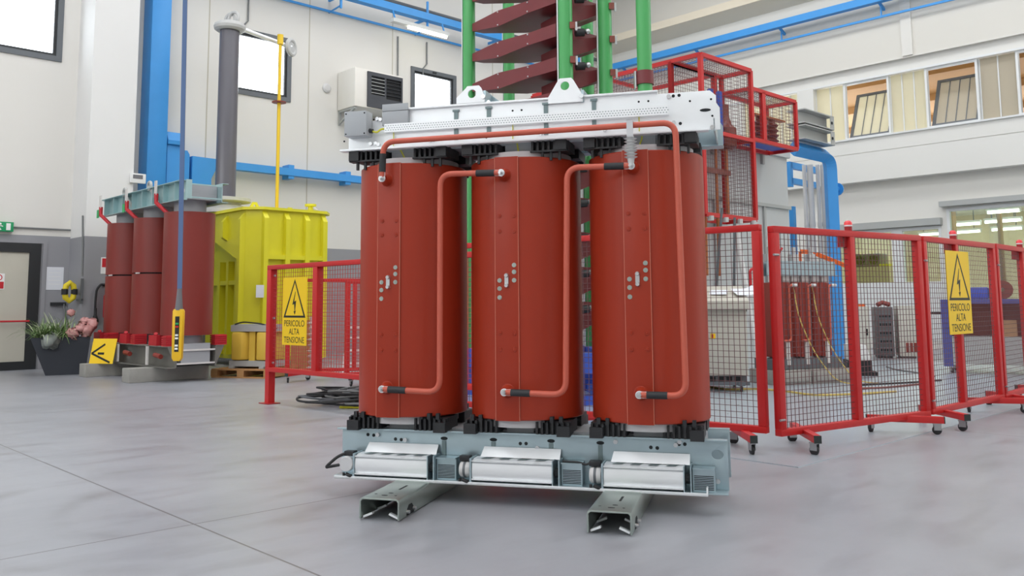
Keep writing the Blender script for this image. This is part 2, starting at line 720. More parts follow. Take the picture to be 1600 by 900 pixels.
# pillar
px0, px1 = -15.33, -14.52
b = MB()
b.box(px0, px1, -.82, 0, 2.38, TOP)
b.mi = 1
b.box(px0, px1, -.82, 0, 0, 2.38)
struct('pillar', b, ['white_plaster', 'grey_dado'], LW, smooth=False)

# ---- right wall
b = MB()
b.box(0, 20, -.10, .3, 6.79, TOP)
struct('wall_right_upper', b, 'right_wall_upper', RW, smooth=False)
b = MB()
b.box(0, 20, 0, .3, 6.5, 6.79)
b.box(0, 20, 0, .3, 4.695, 5.05)
b.box(0, 20, 0, .3, 3.99, 4.68)
b.box(0, 20, .02, .28, 4.67, 4.70)
b.box(0, 5.0, 0, .3, 5.05, 6.5)
b.box(6.64, 7.08, -.05, .3, 5.05, 6.5)
struct('wall_right', b, 'right_wall', RW, smooth=False)
b = MB()
b.box(0, 20, -.05, .02, 5.03, 5.07)
b.box(0, 20, -.03, .02, 6.47, 6.52)
struct('trim_3', b, 'profile_white', RW, smooth=False, label='window sill and head rail of the right wall')
b = MB()
b.box(9.38, 9.62, -.15, -.1, 6.82, TOP)
b.box(0, 20, -.115, -.1, 6.785, 6.81)
struct('trim_4', b, 'right_low', RW, smooth=False)
# gutter beam under the roof
b = MB()
b.prism([(-.1, 8.75), (-.55, 8.98), (-.55, 9.2), (-.1, 9.2)], 'yz', 0, 20)
struct('trim_5', b, 'band_cream', RW, smooth=False, label='cream gutter beam under the roof')
# lower right wall, set back, with the glazed openings of the annex
OP = [(7.3, 9.86, .2, 2.82), (10.0, 11.72, .2, 3.2), (11.85, 16., .2, 3.2)]
b = MB()
b.prism(rect(0, 20, 0, 3.99), 'xz', .3, .5, [rect(*o) for o in OP])
struct('wall_right_lower', b, 'right_low', RW, smooth=False)
b = MB()
b.box(7.2, 9.9, .16, .3, 2.84, 3.0)
b.box(9.9, 20, .12, .3, 3.24, 3.36)
struct('trim_6', b, 'beam_grey', RW, smooth=False, label='grey shutter boxes over the annex openings')
# window band: fixed translucent panels and open tilted sashes
PANELS = [(5.0, 6.64), (7.08, 7.83), (8.96, 9.79), (10.95, 11.7), (12.85, 14.2)]
OPEN = [(7.83, 8.96), (9.79, 10.93), (11.7, 12.85)]
wi = 4
for i, (x0, x1) in enumerate(PANELS):
    w = thing('window_%d' % wi, 'fixed translucent panel in the right window band', 'window', RW.o, RW.ang)
    w['kind'] = 'structure'
    wi += 1
    b = MB()
    n = max(2, int((x1 - x0) / .27))
    dx = (x1 - x0) / n
    for k in range(n):
        b.box(x0 + k * dx + .008, x0 + (k + 1) * dx - .008, .12, .15, 5.07, 6.47)
    b.build('translucent_sheet', 'poly_cream' if i < 3 else 'poly_tan', w, smooth=False)
    b = MB()
    for k in range(n + 1):
        b.box(x0 + k * dx - .012, x0 + k * dx + .012, .1, .16, 5.07, 6.47)
    b.build('glazing_bar', 'profile_white', w, smooth=False)
for i, (x0, x1) in enumerate(OPEN):
    w = thing('window_%d' % wi, 'open window of the right band with a tilted sash', 'window', RW.o, RW.ang)
    w['kind'] = 'structure'
    wi += 1
    b = MB()
    b.prism(rect(x0, x1, 5.07, 6.47), 'xz', .02, .14, [rect(x0 + .05, x1 - .05, 5.1, 6.43)])
    b.build('window_frame', 'profile_white', w, smooth=False)
    M = Matrix.Translation((0, .12, 5.1)) @ Matrix.Rotation(R(-24), 4, 'X')
    b = MB()
    b.M = M
    b.prism(rect(x0 + .06, x1 - .06, 0, 1.3), 'xz', 0, .06, [rect(x0 + .13, x1 - .13, .07, 1.23)])
    b.build('sash_frame', 'frame_grey', w, smooth=False)
    b = MB()
    b.M = M
    n = 4
    dx = (x1 - x0 - .26) / n
    for k in range(n):
        b.box(x0 + .13 + k * dx + .008, x0 + .13 + (k + 1) * dx - .008, .02, .04, .07, 1.23)
    b.build('sash_sheet', 'poly_cream' if i == 0 else 'poly_tan', w, smooth=False)
    b = MB()
    b.M = M
    for k in range(1, n):
        b.box(x0 + .13 + k * dx - .009, x0 + .13 + k * dx + .009, .01, .05, .07, 1.23)
    b.build('glazing_bar', 'frame_grey', w, smooth=False)
# the neighbouring bay seen through the open sashes, and the annex behind the lower wall
b = MB()
b.box(3, 22, .3, 11, 7.0, 7.15)
for k in range(3):
    b.box(3, 22, 2. + k * 3, 2.2 + k * 3, 6.8, 7.0)
struct('ceiling_bay', b, 'bay_orange', RW, smooth=False)
b = MB()
b.box(5, 20, .5, 10.2, 3.9, 3.99)
struct('ceiling_annex', b, 'annex_ceiling', RW, smooth=False)
b = MB()
b.box(5, 20, 10, 10.2, 0, 3.9)
b.box(5, 5.2, .5, 10, 0, 3.9)
struct('wall_annex', b, 'annex_cream', RW, smooth=False)
b = MB()
b.box(5, 26, 9, 16, -.2, 0)
struct('floor_annex', b, 'floor_concrete', RW, smooth=False)
# glazing of the openings
for i, (x0, x1, z0, z1) in enumerate(OP):
    w = thing('window_%d' % wi, 'glazed annex opening with white profiles in the lower right wall', 'window', RW.o, RW.ang)
    w['kind'] = 'structure'
    wi += 1
    lo = 1.55 if i == 0 else .95
    b = MB()
    inner = []
    n = 1 if i == 1 else 3
    dx = (x1 - x0) / n
    for k in range(n):
        inner.append(rect(x0 + k * dx + .06, x0 + (k + 1) * dx - .06, lo, z1 - .07))
    if i == 0:
        inner = [rect(7.38, 8.72, lo, z1 - .07), rect(8.98, 9.8, lo, z1 - .07)]
    b.prism(rect(x0, x1, z0, z1), 'xz', .28, .4, inner)
    b.build('window_frame', 'profile_white', w, smooth=False)
    b = MB()
    for q in inner:
        b.box(q[0][0], q[1][0], .33, .335, lo, z1 - .07)
    b.build('pane', 'annex_glass', w, smooth=False)
# partitions inside the annex
b = MB()
b.box(9.9, 10.0, 4., 4.1, 0, 3.9)
b.box(11.1, 11.3, 3.2, 3.4, 0, 3.9)
b.box(8.4, 8.65, 4.5, 4.75, 0, 3.9)
b.box(10.0, 14., 6.5, 6.6, 0, 1.9)
struct('wall_annex_partition', b, 'annex_brown', RW, smooth=False)

# ---- busbar trunking along both walls
t = fthing('busbar_trunking', 'bright blue overhead rail along the left wall carrying a strip lamp', 'rail', LW)
b = MB()
b.box(-20, -1.2, -.62, -.42, 8.24, 8.42)
b.build('rail', 'blue_steel', t, smooth=False)
b = MB()
b.box(-20, -.2, -.11, -.07, 7.98, 8.03)
b.build('lower_rail', 'blue_steel', t, smooth=False)
for k in range(7):
    x = -17.5 + k * 2.55
    b = MB()
    b.bar((x, -.52, 8.3), (x, 0, 8.3), .05, .06)
    b.bar((x, -.52, 7.98), (x, -.52, 8.75), .045, .045)
    b.bar((x, -.52, 8.05), (x, -.005, 8.0), .03, .03)
    b.build('bracket', 'blue_steel', t, smooth=False)
t = fthing('busbar_trunking', 'bright blue overhead rail along the right wall above the window band', 'rail', RW)
b = MB()
b.box(.5, 18, -.5, -.32, 8.16, 8.34)
b.build('rail', 'blue_steel', t, smooth=False)
b = MB()
b.box(.2, 18, -.3, -.25, 7.82, 7.87)
b.build('lower_rail', 'blue_steel', t, smooth=False)
for k in range(6):
    x = 1.2 + k * 2.6
    b = MB()
    b.bar((x, -.41, 8.2), (x, -.1, 8.05), .06, .05)
    b.bar((x, -.28, 7.85), (x, -.28, 8.2), .03, .03)
    b.build('bracket', 'blue_steel', t, smooth=False)
p = LW.at(722, 36)
b = MB()
b.tube([(-13.4, -.1, p.z), (-.2, -.1, p.z)], .05, 10)
o = b.build('service_pipe', 'frame_grey')
place(o, LW)
tag(o, 'thin dark service pipe high on the left wall just under the roof', 'pipe')
# strip lamp below the left rail
p0, p1 = LW.at(612, 33, -.75), LW.at(699, 57, -.75)
t = fthing('strip_lamp', 'lit white fluorescent strip lamp under the blue left rail', 'lamp', LW)
b = MB()
b.box(p0.x, p1.x, -.83, -.66, p1.z + .0, p1.z + .09)
b.build('lamp_housing', 'lamp_body', t, smooth=False)
b = MB()
b.tube([(p0.x + .5, -.75, p1.z - .03), (p1.x - .03, -.75, p1.z - .03)], .035, 10)
b.build('tube', 'tube_light', t, label='glowing tube')
b = MB()
for x in (p0.x + .1, p1.x - .1):
    b.bar((x, -.75, p1.z + .085), (x, -.66, 8.21), .03, .03)
b.build('bracket', 'blue_steel', t, smooth=False)
# conduits
for px_, ya, yb, lab in ((389, -20, 33, 'thin grey conduit dropping to the window behind the grey bushing'),
                         (622, 57, 118, 'thin grey conduit dropping to the white fan heater'),
                         (667, 66, 100, 'thin grey conduit dropping to the window right of the fan heater')):
    a, c = LW.at(px_, ya, -.03), LW.at(px_, yb, -.03)
    a.z = min(a.z, 7.97) if px_ != 389 else a.z
    b = MB()
    pts = [(a.x, -.03, a.z), (a.x, -.03, c.z)]
    if px_ == 667:
        pts += [(a.x - .12, -.03, c.z - .14), (a.x - .12, -.03, c.z - .3)]
    if px_ == 389:
        pts += [(a.x - .1, -.03, c.z - .12)]
    b.tube(pts, .018, 8)
    o = b.build('conduit', 'cable_grey')
    place(o, LW)
    tag(o, lab, 'conduit')

# ---- light: sky outside, unseen area lamps added under the solid ceiling
wd = bpy.data.worlds.new('sky')
SC.world = wd
wd.use_nodes = True
bg = wd.node_tree.nodes['Background']
bg.inputs[0].default_value = (.93, .97, 1.0, 1)
bg.inputs[1].default_value = 7.


def overhead_fill(name, fr, x, y, sx_, sy_, power, col=(.97, .985, 1)):
    l = bpy.data.lights.new(name, 'AREA')
    l.shape = 'RECTANGLE'
    l.size, l.size_y = sx_, sy_
    l.energy = power
    l.color = col
    o = bpy.data.objects.new(name, l)
    COL.objects.link(o)
    o.location = fr.w(x, y, TOP - .06)
    o.rotation_euler = (0, 0, fr.ang)
    return o


for k in range(5):
    overhead_fill('overhead_fill', LW, -4. - k * 6.2, -12, 2.0, 20, (670, 740, 760, 600, 570)[k])
# the rest of the hall behind the camera: closed walls, high back openings added for light
b = MB()
b.prism([(-24, 0), (.3, 0), (.3, TOP), (-24, TOP)], 'yz', -34.3, -34, [[(y, 5.4), (y + 5., 5.4), (y + 5., 7.8), (y, 7.8)] for y in (-20, -13, -6)])
struct('wall_back', b, 'cream_plaster', LW, smooth=False)
b = MB()
b.box(-34, 14.5, -24.3, -24, 0, TOP)
struct('wall_near', b, 'right_wall', LW, smooth=False)
# unseen area lamp added under the annex ceiling to brighten the room
for fr, x, y, z, sx_, sy_, pw, cl in ((RW, 12, 5, 3.85, 12, 7, 560, (1, .96, .88)),):
    l = bpy.data.lights.new('annex_fill', 'AREA')
    l.shape = 'RECTANGLE'
    l.size, l.size_y = sx_, sy_
    l.energy = pw
    l.color = cl
    o = bpy.data.objects.new('annex_fill', l)
    COL.objects.link(o)
    o.location = fr.w(x, y, z)
    o.rotation_euler = (0, 0, fr.ang)
SC.view_settings.view_transform = 'Standard'
SC.view_settings.look = 'None'
SC.view_settings.exposure = -.16
SC.view_settings.gamma = 1.
SC.view_settings.use_curve_mapping = False
SC.cycles.use_denoising = True
SC.cycles.max_bounces = 8
SC.cycles.transparent_max_bounces = 24
# ------------------------------------------------------------------ the cast resin transformer in front
UT = 1.839
T_O = floor_at(561, 812)
TF0 = Frame(T_O, PI / 2 - UT)          # origin at the left skid's front corner
UC, VC = .74, .7775
TF = Frame(TF0.w(UC, VC), TF0.ang)
OFF = (UC, VC, 0)
tr = fthing('cast_resin_transformer', 'large three-column brick-red dry transformer on two steel skids in the foreground', 'transformer', TF)


def tp(px, py, v):
    return TF0.at(px, py, v)


def tpart(mb, name, m, parent=None, **k):
    return mb.build(name, m, parent or tr, off=OFF, **k)


CS = [-.013, .7055, 1.424]
RH, V0 = .3275, VC
WB, WT = .58, .53          # web planes of the lower and upper beam
F0 = .47

# skids
for u0, u1, lab in ((0., .222, None), (1.192, 1.41, None)):
    b = MB()
    h, t, r = .113, .009, .018
    prof = [(u0, .006), (u0, h - r), (u0 + r * .3, h - r * .3), (u0 + r, h), (u1 - r, h), (u1 - r * .3, h - r * .3), (u1, h - r), (u1, .006),
            (u1 - t, .006), (u1 - t, h - r), (u1 - r, h - t), (u0 + r, h - t), (u0 + t, h - r), (u0 + t, .006)]
    b.prism(prof, 'xz', 0, 2 * V0)
    sk = tpart(b, 'skid', 'zinc_yellow', bev=.0015)
    c = (u0 + u1) / 2
    for (x, y, rx, ry) in ((c, .07, .018, .009), (c + .01, .13, .014, .008), (c - .06, .095, .008, .005), (c + .06, .075, .007, .005)):
        b = MB()
        b.prism(circ(x, y, rx, 14, ry), 'xy', h - .001, h + .0008)
        tpart(b, 'skid_hole', 'hole_dark', sk, smooth=False)
    b = MB()
    b.bar((c + .02, .22, h), (c + .02, .33, h), .012, .002)
    tpart(b, 'skid_slot', 'hole_dark', sk, smooth=False)
    for s in (u0 - .0006, u1 + .0006):
        for q in ([(.10, .008), (.10, .035), (.13, .06), (.17, .06), (.20, .035), (.20, .008)], [(1.30, .008), (1.30, .035), (1.33, .06), (1.40, .06), (1.43, .008)]):
            b = MB()
            b.prism(q, 'yz', s - .0006, s + .0006)
            tpart(b, 'skid_cutout', 'hole_dark', sk, smooth=False)
    for (x, s) in ((u0 + .014, 1), (u1 - .014, -1)):
        for y in (.03, .21):
            b = MB()
            b.bar((x, y, .012), (x + s * .05, y, .032), .022, .010, up=(0, 0, 1))
            tpart(b, 'bent_lug', 'galvanised_lit', sk, smooth=False)
    for y in (.1, .19):
        b = MB()
        b.cyl((u1 + .001, y, .03), (u1 + .018, y, .03), .009, n=8)
        tpart(b, 'bolt', 'steel_bolt', sk)


def zc(u0, u1, web, fl, z0, z1, t=.008, lip=.018):
    """folded channel: web at v=web, flanges reaching to v=fl below, short lip above"""
    b = MB()
    s = 1 if fl < web else -1
    b.box(u0, u1, min(web, web + s * t), max(web, web + s * t), z0, z1)
    b.box(u0, u1, min(fl, web), max(fl, web), z0, z0 + t)
    return b


# lower clamp beams
ZB = .376
for back in (0, 1):
    w = WB if not back else 2 * V0 - WB
    s = 1 if not back else -1
    fl = w - s * .07 if not back else w + .07
    b = MB()
    hole = [circ(1.79, .30, .032, 18, .026)]
    b.prism([(-.385, .113), (1.845, .113), (1.845, ZB), (-.385, ZB)], 'xz', w, w + s * .008, hole)
    b.box(-.40, 1.845, min(w - s * .04, w + s * .008), max(w - s * .04, w + s * .008), ZB - .004, ZB + .006)
    b.box(-.385, 1.845, min(w - s * .11, w), max(w - s * .11, w), .113, .121)
    be = tpart(b, 'lower_clamp_beam', 'galvanised', bev=.002)
    if not back:
        for px_, py_ in ((575, 679), (584, 680), (618, 686), (627, 687), (813, 693), (822, 693), (1017, 699), (1027, 700), (1061, 694), (1070, 694)):
            p = tp(px_, py_, w)
            b = MB()
            b.prism(circ(p.x, p.z, .010, 12), 'xz', w - .0012, w)
            tpart(b, 'beam_hole', 'hole_dark', be, smooth=False)
        for px_, py_ in ((694, 685), (771, 687), (861, 689), (938, 692)):
            p = tp(px_, py_, w)
            b = MB()
            b.prism(circ(p.x, p.z, .022, 14, .010), 'xz', w - .0012, w)
            tpart(b, 'beam_slot', 'hole_dark', be, smooth=False)
        for px_, py_ in ((694, 685), (771, 687), (861, 689), (938, 692)):
            p = tp(px_, py_, w)
            b = MB()
            b.box(p.x - .012, p.x + .012, w - .006, w - .0005, .22, p.z - .012)
            tpart(b, 'tie_slot', 'slot_steel', be, smooth=False)
        for px_, py_ in ((591, 679), (634, 687), (840, 700), (962, 690), (1056, 695), (1122, 752), (1062, 690)):
            p = tp(px_, py_, w)
            b = MB()
            b.cyl((p.x, w, p.z), (p.x, w - .014, p.z), .013, n=6)
            tpart(b, 'bolt', 'steel_bolt', be, smooth=False)
# fan shelf
b = MB()
b.box(-.372, 1.742, F0 - .02, WB, .108, .1145)
b.box(-.372, 1.742, F0 - .02, F0 - .012, .108, .123)
b.box(1.734, 1.742, F0 - .012, WB, .1145, .150)
tpart(b, 'fan_shelf', 'galvanised_lit', smooth=False)

# upper clamp beams with the flange below
for back in (0, 1):
    w = WT if not back else 2 * V0 - WT
    s = 1 if not back else -1
    y = lambda a, c: (min(a, c), max(a, c))
    ur = 1.862
    b = MB()
    zb = 2.036
    zt = tp(1110, 141, w).z if not back else 2.25
    prof = [(-.345, zb), (ur, zb), (ur, zt - .10), (ur - .018, zt - .07), (ur - .018, zt - .03), (ur - .05, zt), (1.53, zt), (1.53, zt + .012),
            (.0, zt + .012), (.0, zt - .03), (-.10, zt - .03), (-.345, zt - .07)]
    b.prism(prof, 'xz', *y(w, w + s * .008))
    fl = F0 if not back else 2 * V0 - F0
    u1 = 1.80 if not back else 1.862
    b.box(-.375, u1, *y(fl, w), zb - .012, zb)
    if not back:
        b.box(.0, 1.53, w - .018, w, zt + .008, zt + .02)
    else:
        b.box(-.3, 1.862, w - .05, w, zb - .012, zb - .004)
    be = tpart(b, 'upper_clamp_beam', 'galvanised_lit' if not back else 'galvanised', bev=.002)
    if not back:
        ub = be
        for px_, ya, yb in ((713, 174, 219), (764, 169, 214), (853, 163, 211), (928, 157, 204)):
            p, q = tp(px_, ya, w), tp(px_, yb, w)
            b = MB()
            b.box(p.x - .012, p.x + .012, w - .007, w - .0005, q.z, p.z)
            b.box(p.x - .020, p.x + .020, w - .012, w - .0005, p.z - .004, p.z + .008)
            tpart(b, 'tie_slot', 'slot_steel', be, smooth=False)
        for px_, py_ in ((580, 187), (584, 187), (1052, 150), (1061, 149), (1111, 155), (1113, 181), (801, 173), (815, 172), (998, 159), (1013, 158), (1063, 193), (538, 221), (760, 215), (1078, 158)):
            p = tp(px_, py_, w)
            b = MB()
            b.prism(circ(p.x, p.z, .009 if px_ in (1052, 1061, 1063) else .006, 12), 'xz', w - .0012, w)
            tpart(b, 'beam_hole', 'hole_dark', be, smooth=False)
        p = tp(1102, 172, w)
        b = MB()
        b.prism(circ(p.x, p.z, .030, 16, .009), 'xz', w - .0012, w)
        tpart(b, 'beam_hole', 'hole_dark', be, smooth=False)
        for px_, py_ in ((590, 186), (595, 187), (1045, 151), (764, 160), (580, 225), (588, 224), (592, 226), (672, 220), (678, 219), (945, 203), (1113, 199), (845, 209), (1053, 192)):
            p = tp(px_, py_, w)
            b = MB()
            b.cyl((p.x, w, p.z), (p.x, w - .013, p.z), .012, n=6)
            tpart(b, 'bolt', 'steel_bolt', be, smooth=False)
# end straps joining the two upper beams
for u in (1.83,):
    b = MB()
    b.box(u - .004, u + .004, WT, 2 * V0 - WT, 2.03, 2.10)
    tpart(b, 'end_strap', 'galvanised', smooth=False)

# lifting lugs
for xa, xb, xta, xtb, yt, hx, hy in ((714, 758, 731, 749, 134, 738, 147), (857, 911, 875, 893, 122, 883, 134.5)):
    v = WT - .009
    a, c, ta, tb, h = tp(xa, 160, v), tp(xb, 157 if xb < 800 else 151, v), tp(xta, yt, v), tp(xtb, yt, v), tp(hx, hy, v)
    a.z = c.z = min(a.z, c.z) - .01
    b = MB()
    lp = [(a.x, a.z), (c.x, a.z), (c.x, c.z + .035), (tb.x + .012, tb.z - .014), (tb.x, tb.z), (ta.x, tb.z), (ta.x - .012, tb.z - .014), (a.x, c.z + .035)]
    b.prism(lp, 'xz', v - .010, v, [circ(h.x, h.z, .026, 20)])
    lg = tpart(b, 'lifting_lug', 'galvanised_lit')
    b = MB()
    b.prism([(c.x - .01, a.z), (c.x + .07, a.z), (c.x + .065, a.z + .02), (c.x - .005, a.z + .075)], 'xz', WT + .11, WT + .118)
    b.box(c.x - .012, c.x + .004, v, WT + .118, a.z, a.z + .07)
    tpart(b, 'gusset', 'galvanised', lg, smooth=False)
    b = MB()
    b.cyl((c.x - .006, v, a.z + .03), (c.x - .006, v - .022, a.z + .03), .013, n=8)
    tpart(b, 'bolt', 'steel_bolt', lg)

# perforated cable tray
p, q = tp(602, 202, WT - .02), tp(1045, 172, WT - .02)
b = MB()
zt_ = (p.z + q.z) / 2
b.box(p.x, q.x, WT - .035, WT - .031, zt_ - .020, zt_ + .026)
b.box(p.x, q.x, WT - .035, WT, zt_ - .024, zt_ - .020)
ty = tpart(b, 'cable_tray', 'galvanised_lit', smooth=False)
b = MB()
n = int((q.x - p.x) / .016)
for i in range(n):
    for j in range(3):
        x, z = p.x + .01 + i * .016 + (j % 2) * .008, zt_ - .012 + j * .013
        b.cbox((x, WT - .0353, z), .007, .0008, .0045)
tpart(b, 'perforation', 'slot_steel', ty, smooth=False)

# terminal box, cover plate
b = MB()
a, c = tp(538, 176, WT - .09), tp(572, 211, WT - .09)
b.box(a.x, c.x, WT - .09, WT - .002, c.z, a.z + .005)
bx = tpart(b, 'terminal_box', 'box_grey', bev=.004)
b = MB()
for x, z in ((a.x + .012, a.z - .01), (c.x - .012, a.z - .01), (a.x + .012, c.z + .012), (c.x - .012, c.z + .012)):
    b.cyl((x, WT - .092, z), (x, WT - .089, z), .005, n=8)
tpart(b, 'screw', 'hole_dark', bx)
b = MB()
b.cyl((c.x, WT - .045, c.z + .035), (c.x + .022, WT - .045, c.z + .03), .014, n=10)
tpart(b, 'cable_gland', 'black_plastic', bx)
b = MB()
b.tube(fillet([(c.x + .02, WT - .045, c.z + .03), (c.x + .05, WT - .045, c.z + .02), (c.x + .07, WT - .03, zt_ + .0), (c.x + .12, WT - .02, zt_ - .005)], .02), .006, 6)
tpart(b, 'earth_wire', 'wire_yellow', bx)
a, c = tp(597, 171, WT - .03), tp(637, 194, WT - .03)
b = MB()
b.box(a.x, c.x, WT - .03, WT, c.z, a.z - .015)
b.box(a.x, c.x, WT - .03, WT - .02, a.z - .012, a.z + .03)
b.box(a.x, c.x, WT - .02, WT - .0, a.z - .02, a.z - .01)
tpart(b, 'cover_plate', 'box_grey', bev=.002)

# core
b = MB()
for u in CS:
    b.box(u - .088, u + .088, .665, .89, .20, 2.20)
b.box(CS[0] - .30, CS[2] + .30, .62, .935, .16, .39)
b.box(CS[0] - .30, CS[2] + .30, .62, .935, 2.03, 2.22)
tpart(b, 'core', 'core_grey', smooth=False)
for u in CS:
    for z0, z1 in ((.33, .43), (1.96, 2.04)):
        b = MB()
        b.box(u - .078, u + .08, .60, .64, z0, z1)
        b.cyl((u + .088, .62, z0), (u + .088, .62, z1), .011, n=8)
        tpart(b, 'core_leg_plate', 'core_grey', smooth=False)

# windings
ZC0, ZC1 = .462, 1.932
TERM = [((597, 279), (597, 608)), ((783, 271), (788, 613)), ((986, 259), (999, 617))]
PW = [(588.5, 623.5, 588.5, 624), (774.5, 811, 774, 811.5), (977, 1018, 979.5, 1021)]
VP = .445                # front of the flat terminal panel
VB = .375                # plane of the connection bars
for i, u in enumerate(CS):
    b = MB()
    b.lathe([(RH - .04, ZC0), (RH - .006, ZC0), (RH, ZC0 + .006), (RH, ZC1 - .006), (RH - .006, ZC1), (RH - .04, ZC1)], (u, V0, 0), 'z', 96, closed=True)
    hv = tpart(b, 'high_voltage_coil', 'epoxy_red')
    b = MB()
    b.lathe([(.225, ZC0 - .046), (.275, ZC0 - .046), (.275, ZC1 + .040), (.225, ZC1 + .040)], (u, V0, 0), 'z', 64, closed=True)
    tpart(b, 'low_voltage_coil', 'resin_grey')
    # flat terminal panel
    x0 = (tp(PW[i][0], 450, VP).x + tp(PW[i][2], 645, VP).x) / 2
    x1 = (tp(PW[i][1], 450, VP).x + tp(PW[i][3], 645, VP).x) / 2
    b = MB()
    b.prism([(x0, VP), (x1, VP), (x1, V0 - .28), (x0, V0 - .28)], 'xy', ZC0 - .002, ZC1 + .002)
    pn = tpart(b, 'terminal_panel', 'epoxy_red', hv, bev=.003)
    b = MB()
    b.box(x0 - .0015, x0 + .002, VP - .0012, VP + .005, ZC0, ZC1)
    b.box(x1 - .002, x1 + .0015, VP - .0012, VP + .005, ZC0, ZC1)
    tpart(b, 'panel_seam', 'epoxy_edge', pn, smooth=False) if False else tpart(b, 'panel_seam', 'epoxy_edge', hv, smooth=False)
    # blank screws
    xm = (x0 + x1) / 2
    dx = (x1 - x0) * .31
    ref = [(345, 367, 523, 547), (337, 361, 520, 546), (333, 357, 520, 546)][i]
    for yy in ref:
        z = tp(605 + i * 195, yy, VP).z
        for sx_ in (-1, 1):
            b = MB()
            b.lathe([(.0125, VP - .004), (.0135, VP + .001)], (xm + sx_ * dx, 0, z), 'y', 12)
            b.lathe([(.006, VP - .0062), (.0075, VP - .0035)], (xm + sx_ * dx, 0, z), 'y', 6)
            tpart(b, 'blanking_plug', 'epoxy_red', hv)
    # tap bolts and link
    zz = tp(605 + i * 195, [441, 438, 436][i], VP).z
    for sx_, ks in ((1, (.0, .047, .085)), (-1, (.0, -.045, -.095))):
        for k in ks:
            b = MB()
            b.lathe([(.0125, VP - .003), (.0135, VP + .001)], (xm + sx_ * dx, 0, zz + k), 'y', 14)
            b.lathe([(.0055, VP - .0045), (.006, VP - .002)], (xm + sx_ * dx, 0, zz + k), 'y', 6)
            tpart(b, 'tap_bolt', 'zinc_yellow', hv)
    b = MB()
    b.box(xm - .011, xm + .011, VP - .010, VP - .002, zz - .034, zz + .034)
    for k in (-.028, .028):
        b.lathe([(.010, VP - .020), (.013, VP - .010), (.013, VP)], (xm, 0, zz + k), 'y', 12)
    tpart(b, 'tap_link', 'steel_bolt', hv)
    # terminal bosses
    for k, (px_, py_) in enumerate(TERM[i]):
        p = tp(px_, py_, VB)
        b = MB()
        b.lathe([(.022, VB + .022), (.026, VB + .03), (.036, VP - .002), (.046, VP + .004)], (p.x, 0, p.z), 'y', 20)
        tpart(b, 'terminal_boss', 'epoxy_red', hv)
    # spacer blocks
    for back in (0, 1):
        for sgn in (-1, 1):
            for top in (0, 1):
                c = u + sgn * .205
                yy = lambda v: v if not back else 2 * V0 - v
                b = MB()
                if top:
                    z0, z1 = 1.972, 2.026
                    L = .108
                    lo, hi = sorted((yy(.53), yy(.72)))
                    b.box(c - L, c + L, lo + .012, hi, z0, z1)
                    for k in range(7):
                        x = c - L + .006 + k * (2 * L - .024) / 6
                        lo2, hi2 = sorted((yy(.505), yy(.56)))
                        b.box(x, x + .012, lo2, hi2, z0 - .003, z1)
                    lo2, hi2 = sorted((yy(.50), yy(.56)))
                    b.box(c - L, c + L, lo2, hi2, z0 - .012, z0 - .002)
                    xe = c + sgn * (L - .035)
                    lo3, hi3 = sorted((yy(.488), yy(.58)))
                    b.box(xe - .032, xe + .032, lo3, hi3, z0 - .005, z1 + .004)
                    for k in (-.05, 0, .05):
                        lo4, hi4 = sorted((yy(.515), yy(.53)))
                        b.box(c + sgn * .01 + k - .007, c + sgn * .01 + k + .007, lo4, hi4, ZC1 - .02, z0)
                else:
                    z0, z1 = .384, .455
                    L = .098
                    lo, hi = sorted((yy(.53), yy(.72)))
                    b.box(c - L, c + L, lo + .012, hi, z0, z1)
                    for k in range(7):
                        x = c - L + .004 + k * (2 * L - .02) / 6
                        lo2, hi2 = sorted((yy(.512), yy(.56)))
                        b.box(x, x + .012, lo2, hi2, z0, z1 - .004)
                    xe = c + sgn * (L - .035)
                    lo3, hi3 = sorted((yy(.495), yy(.58)))
                    b.box(xe - .036, xe + .036, lo3, hi3, z0 - .008, z1 - .022)
                    for k in (-.05, 0, .05):
                        lo4, hi4 = sorted((yy(.495 + abs(k) * .2), yy(.53)))
                        b.box(c + k - .010, c + k + .010, lo4, hi4, z1 - .006, z1 + .028)
                tpart(b, 'spacer_block', 'black_plastic', smooth=False)
    # earth wires
    if True:
        p, q = tp([624, 808, 1003][i], [231, 224, 216][i], .6), tp([635, 812, 1000][i], [247, 240, 225][i], .6)
        b = MB()
        b.tube([(p.x, .60, p.z + .03), (p.x, .6, p.z), (q.x, .58, q.z - .01)], .004, 6)
        b.tube([(p.x - .004, WT - .012, tp(624, 228, WT).z), (p.x - .004, WT - .010, zt_ - .02)], .003, 6)
        tpart(b, 'earth_wire', 'wire_yellow')

# delta connection bars
RB = .0165


def cbar(pxs, ends, lab):
    pts = [tp(x, y, VB) for x, y in pxs]
    b = MB()
    b.tube(fillet(pts, .075, 8), RB, 14)
    bar = tpart(b, 'connection_bar', 'bus_red', label=lab)
    for (e, nx) in ends:
        P, Q = pts[e], pts[nx]
        d = (Q - P).normalized()
        b = MB()
        b.tube([P + d * .038, P + d * .145], RB + .003, 14)
        tpart(b, 'sleeve', 'heat_shrink', bar)
        b = MB()
        b.bar(P - d * .012, P + d * .045, .034, .007, up=(0, 1, 0))
        b.lathe([(.0205, VB - .007), (.0205, VB + .003)], (P.x, 0, P.z), 'y', 18)
        tpart(b, 'cable_lug', 'galvanised_lit', bar)
        b = MB()
        b.lathe([(.017, VB - .012), (.017, VB - .007)], (P.x, 0, P.z), 'y', 16)
        b.lathe([(.013, VB - .022), (.013, VB - .012)], (P.x, 0, P.z), 'y', 6)
        b.lathe([(.008, VB - .034), (.008, VB - .02)], (P.x, 0, P.z), 'y', 10)
        tpart(b, 'bolt', 'steel_bolt', bar)


def hv_line(p, q):
    return [p, q]


